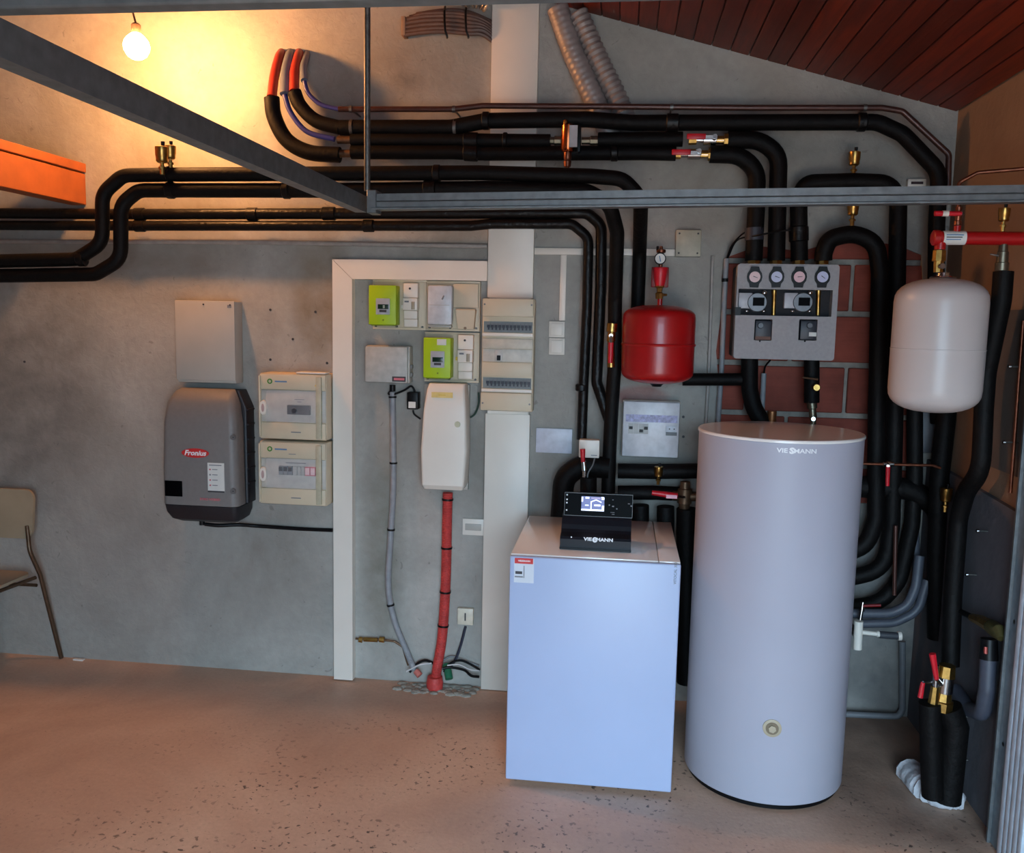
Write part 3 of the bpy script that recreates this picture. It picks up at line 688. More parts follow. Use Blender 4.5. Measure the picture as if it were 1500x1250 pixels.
MB().tube([(mx0, vy, mz), (mx0+.004, vy, mz), (mx0+.022, vy, mz), (mx0+.024, vy, mz), (XW-.012, vy, mz)], [.018, .024, .024, .021, .021], 22).build('manifold_tube', red_pt, mf)
MB().tube([(XW-.014, vy, mz), (XW-.0005, vy, mz)], .042, 6).build('flange', red_pt, mf)
MB().tube([(XW-.02, vy-.01, mz+.03), (XW-.014, vy-.01, mz+.03)], .004, 8).build('bolt', chrome, mf)
MB().tube([(XW-.02, vy-.01, mz-.03), (XW-.014, vy-.01, mz-.03)], .004, 8).build('bolt', chrome, mf)
nx = P(1401, 349, vy).x
MB().cyl((nx, vy, mz+.015), (nx, vy, P(1401, 331, vy).z), .011, seg=14).build('top_branch', red_pt, mf)
vx = P(1378, 349, vy).x
MB().cyl((vx, vy, mz-.015), (vx, vy, P(1378, 366, vy).z), .017, seg=14).build('bottom_branch', red_pt, mf)
l0, l1 = P(1380, 349, vy), P(1413, 349, vy)
MB().tube([(l0.x, vy, mz), (l1.x, vy, mz)], .0215, 22).build('paper_label', paper, mf)
for k, zz in enumerate((.006, -.001, -.008)):
    MB().box(l0.x+.006, l1.x-.01-.004*k, vy-.0222, vy-.0205, mz+zz, mz+zz+.003).build('printed_line', blue_print if k != 1 else dk_print, mf, False)
vb = thing('vessel_isolating_valve', 'brass cap valve between red manifold and white vessel', 'valve', (vx, vy, z1v+.02))
zb_, zt_ = z1v+.019, P(1378, 367, vy).z
MB().tube([(vx, vy, zb_), (vx, vy, (zb_+zt_)/2), (vx, vy, (zb_+zt_)/2+.001), (vx, vy, zt_)], [.014, .016, .021, .02], 8).build('valve_body', brass, vb)
MB().tube([(vx, vy, zb_+.018), (vx+.003, vy-.028, zb_+.018)], [.008, .009], 12).build('drain_cap', chrome, vb)
rv = thing('manifold_lever_valve', 'small copper valve with red lever and white tag above the red manifold', 'valve', (nx, vy, mz+.05))
zq = P(1401, 330, vy).z
MB().tube([(nx, vy, zq), (nx, vy, zq+.012), (nx, vy, zq+.014), (nx, vy, zq+.03), (nx, vy, zq+.032), (nx, vy, zq+.055)], [.012, .012, .009, .012, .008, .011], 10).build('valve_body', copper, rv)
lz = P(1385, 314, vy).z
MB().tube([(nx+.002, vy-.02, lz), (P(1366, 314, vy).x, vy-.02, lz)], [.0075, .0085], 10).build('lever', red_pl, rv)
MB().tube([(P(1377, 314, vy).x, vy-.02, lz), (P(1386, 314, vy).x, vy-.02, lz)], .0092, 10).build('lever_tag', white_pl, rv)
MB().cyl((nx, vy, lz), (nx, vy-.026, lz), .006, seg=8).build('valve_stem', chrome, rv)
pipe(None, .006, 'thin bare copper tube leaving the upper right edge above the steel track', copper, name='copper_tube', fil=.02, world_=[Vector((nx, vy, zq+.054)), Vector((nx, vy+.02, P(1412, 270, vy+.05).z)), P(1432, 253, vy), Vector((XW-.02, vy-.06, P(1500, 249, vy).z)), Vector((XW-.02, vy-.5, P(1500, 249, vy).z))])

def air_vent(c, s, label, group='brass air vents', capd=True):
    c = Vector(c); t = thing('air_vent', label, 'air vent', c, group)
    MB().lathe(c, [(.0, 0), (.007*s, 0), (.007*s, .016*s), (.011*s, .016*s), (.011*s, .022*s), (.006*s, .024*s), (.006*s, .034*s), (.0, .034*s)], 8).build('stem', brass, t)
    MB().lathe(c, [(.0, .033*s), (.013*s, .034*s), (.017*s, .038*s), (.017*s, .05*s), (.0185*s, .052*s), (.0195*s, .078*s), (.0165*s, .08*s), (.0, .08*s)], 22).build('float_body', brass, t)
    MB().lathe(c+Vector((.0035*s, 0, 0)), [(.0, .079*s), (.005*s, .08*s), (.006*s, .094*s), (.0, .095*s)], 10).build('vent_cap', black_pl if capd else brass, t)
    return t
c = W(237, 283, dE-.0); air_vent(W(238, 256, dE+.035), 1.35, 'left brass air vent standing on the riser pipes below the bulb')
air_vent(W(250, 248, dE), 1.15, 'right brass air vent standing on the riser pipes below the bulb')
air_vent(W(1250, 258, dA), 1.15, 'brass air vent on top of the high pipe arch, above the track')
air_vent(W(1248, 331, dA+.02), 1.15, 'brass air vent on the low pipe arch, partly hidden by the track')
air_vent(W(964, 710, .15), .95, 'brass air vent below the white fuse box beside the tank')
air_vent(W(1384, 750, .325), 1.15, 'brass air vent in the dark corner right of the tank')
air_vent(Vector((P(1469, 337, vy).x, vy, mz+.021)), .9, 'brass air vent standing on the red manifold')
# brass valve under manifold right
bxv = Vector((P(1471, 349, vy).x, vy, 0)); btm = P(1471, 394, vy).z
bw = thing('manifold_drop_valve', 'brass valve under the right end of the red manifold', 'valve', (bxv.x, vy, btm))
MB().tube([(bxv.x, vy, mz-.018), (bxv.x, vy, mz-.04), (bxv.x, vy, mz-.042), (bxv.x, vy, btm+.02), (bxv.x, vy, btm+.018), (bxv.x, vy, btm-.005)], [.012, .014, .017, .017, .02, .02], 10).build('valve_body', M('grey_brass', (130, 122, 104), .4, .9), bw)
MB().tube([(bxv.x-.016, vy-.01, btm+.04), (bxv.x-.042, vy-.012, btm+.044)], [.004, .002], 8).build('wing_lever', steel, bw)

# ball valves with red levers (inline, along x)
def lever_valve(cx_, cy_, d, lab, x_lev0, x_lev1, ylev):
    c = W(cx_, cy_, d); t = thing('lever_valve', lab, 'valve', c, 'red lever valves on the upper pipes')
    MB().tube([c+Vector((v, 0, 0)) for v in (-.075, -.03, -.028, .02, .022, .06)], [.013, .013, .021, .021, .015, .015], 14).build('valve_body', chrome, t)
    MB().tube([c+Vector((v, 0, 0)) for v in (.022, .05, .051, .085)], [.016, .016, .026, .026], 8).build('hex_nut', brass, t)
    MB().tube([c+Vector((v, 0, 0)) for v in (-.085, -.055)], [.02, .018], 8).build('hex_nut', brass, t)
    l0, l1 = W(x_lev0, ylev, d+.045), W(x_lev1, ylev, d+.045)
    MB().box(min(l0.x, l1.x), max(l0.x, l1.x), l0.y-.006, l0.y+.004, (l0.z+l1.z)/2-.011, (l0.z+l1.z)/2+.011, .004).build('lever', red_pl, t)
    MB().cyl(c+Vector((.012, 0, 0)), c+Vector((.012, -.052, .004)), .009, seg=12).build('valve_stem', chrome, t)
    e = max(l0.x, l1.x); MB().box(e-.01, c.x+.022, l0.y-.003, l0.y+.001, l0.z-.012, l0.z+.006, .002, 1).build('lever_plate', chrome, t)
lever_valve(1041, 205, dA, 'upper brass valve with red lever on the pipes above the track', 1006, 1034, 200)
lever_valve(1018, 226, dA, 'lower brass valve with red lever on the pipes above the track', 984, 1012, 223)
dV = .19
# vertical lever valve on F
c = W(895, 505, dV); t = thing('drain_lever_valve', 'brass valve with hanging red lever left of the red vessel', 'valve', c)
MB().tube([W(897, 474, dV), W(896, 486, dV), W(896, 487, dV), W(895, 500, dV), W(895, 501, dV), W(895, 538, dV)], [.022, .022, .016, .018, .014, .016], 10).build('valve_body', brass, t)
MB().tube([W(895, 492, dV), W(895, 492, dV+.05)], .008, 10).build('valve_stem', chrome, t)
q0, q1 = W(895, 502, dV+.052), W(894, 532, dV+.052)
MB().tube([W(895, 492, dV+.05), q0], .006, 8).build('lever_plate', chrome, t)
MB().tube([q0, q1], [.011, .009], 10).build('lever', red_pl, t)
# red lever valve left below tank edge (955-1000,725)
c = W(1003, 727, .17); t = thing('brass_mixing_valve', 'brass valve with long red lever in the gap beside the tank', 'valve', c)
MB().tube([c+Vector((0, 0, v)) for v in (-.07, -.03, -.028, .03, .032, .06)], [.018, .024, .03, .03, .022, .02], 10).build('valve_body', M('dull_brass', (110, 86, 66)), t)
MB().tube([c+Vector((v, 0, 0)) for v in (-.05, .07)], .02, 10).build('side_port', M('dull_brass', (110, 86, 66)), t)
l0, l1 = W(955, 722, .235), W(992, 727, .235)
MB().tube([l0, l0.lerp(l1, .5), l1], [.010, .012, .013], 10).build('lever', red_pl, t)
MB().tube([l1, c+Vector((0, -.02, 0))], .007, 8).build('valve_stem', chrome, t)
MB().box(W(976, 725, .25).x, W(992, 725, .25).x, D-.2495, D-.2465, l1.z-.008, l1.z+.006).build('lever_sticker', M('lever_pink', (235, 170, 185), .5), t)
# small red lever near white wall box
c = W(856, 690, .22); t = thing('fill_lever_valve', 'small chrome valve with upright red lever above the control unit', 'valve', c)
MB().tube([W(856, 699, .22), W(856, 690, .22), W(856, 689, .22), W(855, 676, .22)], [.009, .009, .012, .010], 10).build('valve_body', chrome, t)
MB().tube([W(854, 677, .235), W(853.5, 658, .235)], [.008, .011], 10).build('lever', red_pl, t)
# valve under pump station right
c = W(1195, 567, .17); t = thing('check_valve', 'brass valve under the right side of the pump station', 'valve', c)
MB().tube([W(1192, 566, .13), W(1196, 568, .20)], [.014, .014], 14).build('valve_body', brass, t)
MB().tube([W(1196, 568, .2), W(1196.5, 568, .208)], [.015, .012], 18).build('valve_cap', brass, t)
MB().tube([W(1176, 553, .19), W(1198, 556, .19)], [.003, .005], 8).build('wing_lever', M('dull_brass', (110, 86, 66)), t)
c = W(1191, 600, .13); t = thing('union_fitting', 'brass and chrome union between black pipe and tank top', 'pipe fitting', c)
MB().tube([W(1189, 590, .13), W(1190, 598, .13), W(1190, 599, .13), W(1191, 612, .13), W(1191, 613, .13), W(1191, 640, .13)], [.02, .02, .014, .016, .012, .012], 10).build('fitting_body', M('grey_brass', (130, 122, 104)), t)
MB().tube([W(1191, 614, .13), W(1191.5, 614, .165)], [.009, .008], 12).build('drain_cap', chrome, t)
t = solo(MB().lathe(W(1129, 640, .12), [(.0, 0), (.013, 0), (.013, .06), (.018, .062), (.019, .105), (.0, .106)], 16), 'brass_vent', 'brass air vent body rising just behind the tank top', 'air vent', M('dull_copper', (150, 100, 66), .4, .8), 'brass air vents')
# copper tube with valve right of tank
pipe([(1240, 679, .3), (1366, 682, .3), (1378, 686, .3)], .0055, 'thin bare copper tube running horizontally right of the tank', copper, name='copper_tube', fil=.02)
c = W(1301, 680, .3); t = thing('mini_lever_valve', 'small chrome valve with hanging red lever on the copper tube', 'valve', c)
MB().tube([W(1294, 680, .3), W(1299, 680, .3), W(1299.2, 680, .3), W(1304, 680, .3), W(1304.2, 680, .3), W(1309, 680, .3)], [.009, .009, .013, .013, .009, .009], 10).build('valve_body', chrome, t)
MB().tube([W(1301, 684, .33), W(1300, 712, .33)], [.008, .007], 8).build('lever', red_pl, t)
MB().cyl(W(1301, 680, .3), W(1301, 683, .335), .006, seg=8).build('valve_stem', chrome, t)
# dirt separator
c = W(832, 207, dA+.03); t = thing('dirt_separator', 'upright copper and brass separator with printed label on the black pipes', 'separator', W(835, 252, dA+.03))
ys = D-dA-.03; cxs = W(832, 207, dA+.03).x
za, zb2, zc, zd = W(832, 177, dA+.03).z, W(832, 219, dA+.03).z, W(835, 235, dA+.03).z, W(835, 250, dA+.03).z
MB().lathe((cxs, ys, 0), [(.0, zd), (.006, zd), (.008, zd+.012), (.014, zd+.015), (.016, zc-.004), (.013, zc), (.016, zc+.006), (.016, zb2-.012), (.0, zb2-.01)], 16).build('drain_cock', copper, t)
MB().lathe((cxs, ys, 0), [(.0, zb2-.012), (.022, zb2-.01), (.028, zb2), (.028, za-.02), (.018, za-.012), (.0, za-.011)], 24).build('body', M('polished_copper', (190, 100, 60), .25, 1), t)
MB().lathe((cxs-.012, ys, 0), [(.0, za-.013), (.009, za-.012), (.009, za), (.006, za+.004), (.0, za+.005)], 12).build('vent_screw', brass, t)
r0, r1, r2, r3 = RC(834, 184, 846, 216, dA+.055)
MB().box(r0, r1, D-dA-.062, D-dA-.057, r2, r3).build('data_label', M('label_grey', (170, 172, 178), .5), t)
MB().box(W(845, 207, .2).x, W(850, 207, .2).x, D-dA-.055, D-dA-.01, W(848, 222, .2).z, W(848, 183, .2).z, .003).build('insulation_shell', black_pl, t)
for a0, a1 in ((803, 822), (852, 878)):
    MB().tube([W(a0, 206, dA), W((a0+a1)/2-1, 206, dA), W((a0+a1)/2, 206, dA), W(a1, 206, dA)], [.014, .014, .019, .017], 8).build('union_nut', M('grey_brass', (130, 122, 104)), t)

# ================================================================== RED VESSEL
ry = .22
xa_, xb_ = W(910, 505, ry).x, W(1019, 505, ry).x; rr_ = (xb_-xa_)/2*.975; rcx = (xa_+xb_)/2
zb_, zt_ = W(963, 562, ry).z, W(963, 447, ry).z; hr = zt_-zb_
t = thing('red_expansion_vessel', 'squat glossy red expansion vessel hanging on the back wall', 'expansion vessel', (rcx, D-ry, zb_))
lo, hi = dome(rr_, hr, .05)
MB().lathe((rcx, D-ry, zb_), lo+[(rr_, hr*.5-.003)], 56).build('lower_shell', red_pt, t)
MB().lathe((rcx, D-ry, zb_), [(rr_, hr*.5+.003)]+hi, 56).build('upper_shell', red_pt, t)
MB().lathe((rcx, D-ry, zb_), [(rr_-.004, hr*.5-.006), (rr_+.003, hr*.5-.005), (rr_+.005, hr*.5), (rr_+.003, hr*.5+.005), (rr_-.004, hr*.5+.006)], 56).build('clamp_band', red_pt, t)
MB().lathe((rcx, D-ry, zb_), [(.0, -.012), (.018, -.012), (.024, -.004), (.034, .002), (.034, .006), (.0, .007)], 20).build('bottom_cap', black_pl, t)
MB().cyl((rcx, D-ry, zt_-.004), (rcx, D-ry, W(966, 438, ry).z), .010, seg=12).build('top_neck', red_pt, t)
MB().box(rcx-.03, rcx+.03, D-ry+rr_-.03, D-.0005, zb_+.12, zb_+.16).build('wall_bracket', red_pt, t)
ux = W(966, 430, ry).x
g = thing('safety_group', 'brass and red safety valve with pressure gauge above the red vessel', 'valve', (ux, D-ry, W(966, 438, ry).z))
z_ = lambda y: W(966, y, ry).z
MB().lathe((ux, D-ry, 0), [(.0, z_(438)), (.014, z_(438)), (.016, z_(430)), (.010, z_(428)), (.012, z_(422)), (.018, z_(421)), (.018, z_(416)), (.0, z_(415))], 8).build('brass_body', brass, g)
MB().lathe((ux, D-ry, 0), [(.0, z_(420)), (.018, z_(419)), (.024, z_(408)), (.030, z_(394)), (.028, z_(392)), (.0, z_(391))], 12).build('valve_cap', red_pl, g)
MB().box(ux-.034, ux+.034, D-ry+.008, D-ry+.016, z_(421), z_(391), .004).build('cap_plate', M('dark_red', (120, 14, 18), .4), g)
gc = W(967, 379, ry+.02)
MB().lathe(gc, [(.0, -.02), (.022, -.02), (.023, 0), (.021, .004)], 28, 'Y').build('gauge_case', black_pl, g)
MB().lathe(gc, [(.0, .0052), (.019, .0052), (.019, .001)], 28, 'Y').build('gauge_dial', paper, g)
MB().tube([gc+Vector((.002, -.006, -.012)), gc+Vector((-.003, -.006, .01))], .0018, 6).build('needle', blue_print, g)
MB().lathe((ux, D-ry, 0), [(.0, z_(391)), (.008, z_(391)), (.008, z_(372)), (.018, z_(370)), (.018, z_(366)), (.007, z_(365)), (.006, z_(361)), (.0, z_(361))], 12).build('vent_top', copper, g)
MB().lathe((ux-.014, D-ry-.005, 0), [(.0, z_(368)), (.005, z_(367)), (.005, z_(361)), (.0, z_(361))], 8).build('vent_cap', black_pl, g)
MB().tube([(ux+.012, D-ry, z_(432)), (ux+.03, D-ry-.005, z_(432))], [.006, .004], 8).build('drain_nipple', brass, g)
MB().box(ux-.012, ux+.012, D-ry+.01, D-.0005, z_(408), z_(400)).build('wall_bracket', steel, g)

# ================================================================== PUMP STATION
df_ = .215
pg = thing('pump_station', 'light grey twin pump station with four round thermometers', 'pump station', W(1150, 527, .1))
q = [W(1080, 386, df_), W(1229, 388, df_), W(1223, 528, df_), W(1075, 526, df_)]
x0, x1 = (q[0].x+q[3].x)/2, (q[1].x+q[2].x)/2; z0, z1 = (q[2].z+q[3].z)/2, (q[0].z+q[1].z)/2
def rr(x0, x1, z0, z1, r, n=4):
    out = []
    for cx, cz_, a0 in ((x1-r, z1-r, 0), (x0+r, z1-r, 90), (x0+r, z0+r, 180), (x1-r, z0+r, 270)):
        for k in range(n+1):
            a = math.radians(a0+90*k/n); out.append((cx+r*math.cos(a), cz_+r*math.sin(a)))
    return out
def hrect(a, b, c_, d_, d=df_, r=.002): v = RC(a, b, c_, d_, d); return list(reversed(rr(v[0], v[1], v[2], v[3], r)))
epp = M('grey_epp', (158, 156, 158), .75, n=(80, .06), bump=(150, .15))
MB().prism(rr(x0+.003, x1-.003, z0+.003, z1-.003, .012), D-.17, D-.045).build('back_shell', M('epp_dark', (30, 30, 34), .8, n=(60, .2)), pg, False)
MB().prism(rr(x0, x1, z0, z1, .012), D-df_, D-.165, [hrect(1081, 424, 1219, 463), hrect(1105, 468, 1131, 499, r=.004), hrect(1170, 468, 1197, 499, r=.004)]).build('front_cover', epp, pg, False)
MB().box(x0-.001, x0+.02, D-df_-.0005, D-.165, W(1080, 462, df_).z, W(1080, 450, df_).z).build('cover_bridge', black_pl, pg, False)
for (gx, cc, nz, na) in ((1105, (222, 190, 190), (215, 60, 60), -20), (1137, (190, 195, 222), (60, 60, 215), -18), (1170, (222, 180, 186), (215, 60, 60), 5), (1204, (190, 192, 222), (60, 60, 215), -35)):
    c = W(gx, 406, df_); g = None
    body = [(c.x+u*.0285/12, c.z+v*.0285/12) for u, v in ((-6, 16.5), (6, 16.5), (7.5, 11), (11, 6), (12, 0), (11, -6), (7.5, -11), (6.5, -17), (-6.5, -17), (-7.5, -11), (-11, -6), (-12, 0), (-11, 6), (-7.5, 11))]
    g = MB().prism(body, D-df_-.014, D-df_+.001).build('thermometer', black_pl, pg, False)
    MB().lathe((c.x, D-df_, c.z), [(.0, .0155), (.0205, .0155), (.021, .014)], 24, 'Y').build('dial', M('dial_%d' % gx, cc, .4, n=(10, .02)), g)
    a_ = math.radians(na); v = Vector((math.cos(a_), 0, math.sin(a_)))*.011
    MB().tube([Vector((c.x, D-df_-.017, c.z))-v*.6, Vector((c.x, D-df_-.017, c.z))+v], [.0015, .0008], 6).build('needle', dk_print, g)
for gx in (1110, 1177):
    c = W(gx, 443, .21); pm_ = MB().lathe((c.x, D-.165, c.z), [(.0, .037), (.035, .037), (.0375, .033), (.037, 0), (.0, 0)], 28, 'Y').build('pump_head', M('pump_grey', (110, 112, 116), .4, .3, n=(60, .1)), pg)
    v = RC(gx-9, 436, gx+10, 448, .21); MB().box(v[0]+.006, v[1], D-.206, D-.2, v[2], v[3]).build('pump_display', black_gl, pm_)
    v = RC(gx-28, 429, gx-8, 452, .2); MB().box(max(v[0], x0+.004), v[1], D-.198, D-.168, v[2], v[3], .003).build('connector_box', M('pump_white', (170, 170, 176), .4), pg)
    c = W(gx+10, 429, .205); MB().ball(c, .009, (1, .7, 1)).build('chrome_screw', chrome, pg)
    for dx in (-16, 9):
        c = W(gx+dx, 456, .2); MB().ball(c, .006, (1.2, .7, .8)).build('chrome_screw', chrome, pg)
for gx in (1134, 1199):
    MB().tube([W(gx, 425, .18), W(gx, 432, .18), W(gx, 433, .18), W(gx-1, 462, .18)], [.010, .010, .0085, .0085], 10).build('brass_tube', brass, pg)
for gx in (1118, 1184):
    v = RC(gx-12, 470, gx+12, 498, .2)
    sb = MB().box(v[0], v[1], D-.205, D-.16, v[2], v[3], .003).build('mixer_motor', M('motor_dark', (34, 36, 46), .45), pg)
    c = W(gx+(2 if gx > 1150 else -4), 477, .205); MB().lathe(c, [(.0, .008), (.010, .008), (.012, 0)], 18, 'Y').build('mixer_knob', M('knob_grey', (70, 72, 78), .35), sb)
    c = W(gx-5, 500, df_); MB().ball(c, .0035).build('screw', black_pl, pg)
v = RC(1185, 487, 1196, 493, .207); MB().box(v[0], v[1], D-.2075, D-.2045, v[2], v[3]).build('motor_label', paper, pg)
v = RC(1106, 493, 1129, 498, .207); MB().box(v[0], v[1], D-.208, D-.2045, v[2], v[3]).build('copper_edge', M('copper_brown', (84, 48, 32), .5, .3), pg)
for gx in (1105, 1137, 1170, 1205):
    MB().cyl(W(gx, 388, .135), W(gx, 378, .135), .024, seg=8).build('union_nut', brass, pg)

# ================================================================== TRUNKINGS
tw = thing('wide_trunking', 'wide white vertical cable trunking from roof to floor behind the white unit', 'cable trunking', (W(750, 600).x, D-.02, 0))
tx0, tx1 = W(721, 2, .035).x, W(790, 2, .035).x
MB().box(tx0, tx1, D-.035, D-.0005, .003, W(750, 606).z, .002).build('trunking_cover', white_pl, tw)
MB().box(tx0, tx1, D-.035, D-.0005, W(750, 437).z, roof_z(tx1)-.0, .002).build('trunking_cover', white_pl, tw)
MB().box(tx0+.008, tx1-.008, D-.03, D-.0005, W(750, 606).z, W(750, 437).z).build('trunking_base', white_pl, tw)
lt = thing('framing_trunking', 'white L shaped cable trunking round the meter area with mitred corner', 'cable trunking', (W(503, 990).x, D-.03, .02))
lx0, lx1 = W(488, 700, .045).x, W(516, 700, .045).x
lzt, lzb = W(500, 380, .045).z, W(540, 409, .045).z
MB().prism([(lx0, .006), (lx1, .006), (lx1, lzb-.001), (lx0, lzt-.001)], D-.045, D-.0005).build('upright_run', white_pl, lt, False)
MB().prism([(lx1+.001, lzb), (tx0-.001, lzb), (tx0-.001, lzt), (lx0+.001, lzt)], D-.045, D-.0005).build('horizontal_run', white_pl, lt, False)
# thin trunking / conduits
mt = thing('mini_trunking', 'narrow white trunking with a drop to the light switches', 'cable trunking', W(822, 372))
v = RC(784, 364, 989, 374, .015); zc_ = (v[2]+v[3])/2
MB().box(tx1+.001, W(989, 370, .01).x, D-.015, D-.0005, zc_-.014, zc_+.014, .002).build('horizontal_run', white_pl, mt)
v = RC(820, 374, 829, 470, .015); MB().box(v[0], v[1], D-.014, D-.0005, v[2], zc_-.0145, .002).build('drop_run', white_pl, mt)
pipe([(-60, 354, .012), (380, 355, .012), (714, 361, .012)], .010, 'long thin pale conduit along the back wall below the pipes', M('pale_conduit', (160, 154, 148), .5), name='wall_conduit', cat='conduit', fil=0)

# ================================================================== LEFT CABINETS
def panel(v, d0, d1, name, mat, par, bev=.002): return MB().box(v[0], v[1], D-d1, D-d0, v[2], v[3], bev, 2).build(name, mat, par)
t = thing('metal_cabinet', 'plain cream metal wall cabinet above the grey inverter', 'cabinet', W(300, 563, .04))
v = RC(258, 441, 344, 561, .085)
panel(v, .0005, .078, 'body', grey_wht, t, .004); panel((v[0]-.001, v[1]+.001, v[2]+.012, v[3]+.001), .0785, .088, 'door', grey_wht, t, .003)
for (a_, b_) in ((298, 446), (337, 447)):
    c = W(a_, b_, .088); MB().lathe(c, [(.0, .002), (.004, .002), (.004, 0)], 10, 'Y').build('lock', dk_print, t)
v = RC(333, 447, 339, 451, .088); panel(v, .0881, .0895, 'mark', lt_print, t, 0)

# inverter
iv = thing('solar_inverter', 'grey and black solar inverter with red oval badge', 'inverter', W(290, 765, .1))
vf = RC(239, 573, 345, 764, .2); X0, X1, Z0, Z1 = vf[0], vf[1], vf[2], vf[3]
zb_ = W(290, 735, .2).z
z_i = lambda y: W(290, y, .2).z
MB().loft([ring(z_i(741), X0-.012, X1+.004, D-.2, D-.09, .03), ring(z_i(690), X0-.010, X1+.003, D-.205, D-.09, .032), ring(z_i(620), X0-.002, X1-.001, D-.202, D-.09, .03),
           ring(z_i(592), X0+.010, X1-.012, D-.19, D-.09, .03), ring(z_i(576), X0+.028, X1-.03, D-.15, D-.09, .028), ring(z_i(572), X0+.04, X1-.042, D-.11, D-.088, .01)]).build('grey_cover', inv_grey, iv)
MB().loft([ring(z_i(768), X0+.035, X1-.03, D-.15, D-.03, .03), ring(z_i(763), X0+.012, X1-.008, D-.18, D-.02, .03), ring(z_i(753), X0-.006, X1+.002, D-.192, D-.015, .03), ring(z_i(742), X0-.011, X1+.004, D-.197, D-.015, .03)]).build('black_base', inv_black, iv)
MB().loft([ring(z_i(742.5), X0+.0, X1+.006, D-.088, D-.001, .01), ring(z_i(600), X0+.005, X1+.004, D-.088, D-.001, .01), ring(z_i(574), X0+.04, X1-.03, D-.085, D-.001, .01)]).build('rear_heatsink', inv_black, iv)
for k in range(6):
    zz = z_i(600+k*22); MB().box(X1+.003, X1+.012, D-.086, D-.02, zz-.012, zz-.004).build('cooling_fin', inv_black, iv, False)
yi = D-.2058
c = P(286, 664, yi)
bd = MB(); n = 32
bd.loft([[Vector((c.x+math.cos(2*math.pi*k/n)*.062, y, c.z+math.sin(2*math.pi*k/n)*.0205)) for k in range(n)] for y in (yi+.004, yi-.0015)])
bd = bd.build('red_badge', red_print, iv)
text('Fronius', .031, (c.x, yi-.0022, c.z), wht_print, bd, bold=.0009, shear=.25, wide=1.05)
lbv = [P(304, 678, yi), P(329, 722, yi)]
lb = MB().box(lbv[0].x, lbv[1].x, yi-.0015, yi+.003, lbv[1].z, lbv[0].z).build('data_label', paper, iv, False)
def onlab(u0, v0, u1, v1, mat, nm='printed_line'):
    w_, h_ = lbv[1].x-lbv[0].x, lbv[0].z-lbv[1].z
    MB().box(lbv[0].x+w_*u0, lbv[0].x+w_*u1, yi-.0022, yi, lbv[0].z-h_*v1, lbv[0].z-h_*v0).build(nm, mat, lb, False)
onlab(.1, .06, .85, .09, lt_print); onlab(0, .95, 1, 1, dk_print)
for k in range(4): onlab(.1, .2+.18*k, .2, .25+.18*k, pink_print if k != 1 else lt_print); onlab(.28, .21+.18*k, .6, .235+.18*k, lt_print)
c = P(308, 732, yi); text('SYMO HYBRID', .0145, (c.x, yi-.0012, c.z), pink_print, iv, bold=.0003)
v0_, v1_ = P(241, 704, yi), P(267, 728, yi)
w_ = MB().box(v0_.x, v1_.x, yi-.001, yi+.004, v1_.z, v0_.z, .002).build('display_window', black_gl, iv)
for (a_, b_) in ((341, 641), (341, 720)):
    c = P(a_, b_, yi); MB().lathe((c.x, yi, c.z), [(.0, .001), (.012, .001), (.013, -.006)], 20, 'Y').build('latch', M('latch_grey', (104, 102, 102), .5), iv)
    MB().lathe((c.x+.002, yi-.001, c.z), [(.0, .001), (.003, .001), (.003, 0)], 10, 'Y').build('latch_screw', dk_print, iv)
solo(MB().cyl(W(296, 769, .1), W(296, 763, .1), .012, seg=12), 'cable_gland', 'small black gland under the inverter', 'cable gland', black_pl)
pipe([(300, 768, .1), (320, 770, .09), (350, 769, .06), (380, 771, .02), (440, 775, .01), (487, 777, .01)], .0085, 'black cable running right from the inverter into the white frame', black_pl, name='power_cable', cat='cable', sm=True)

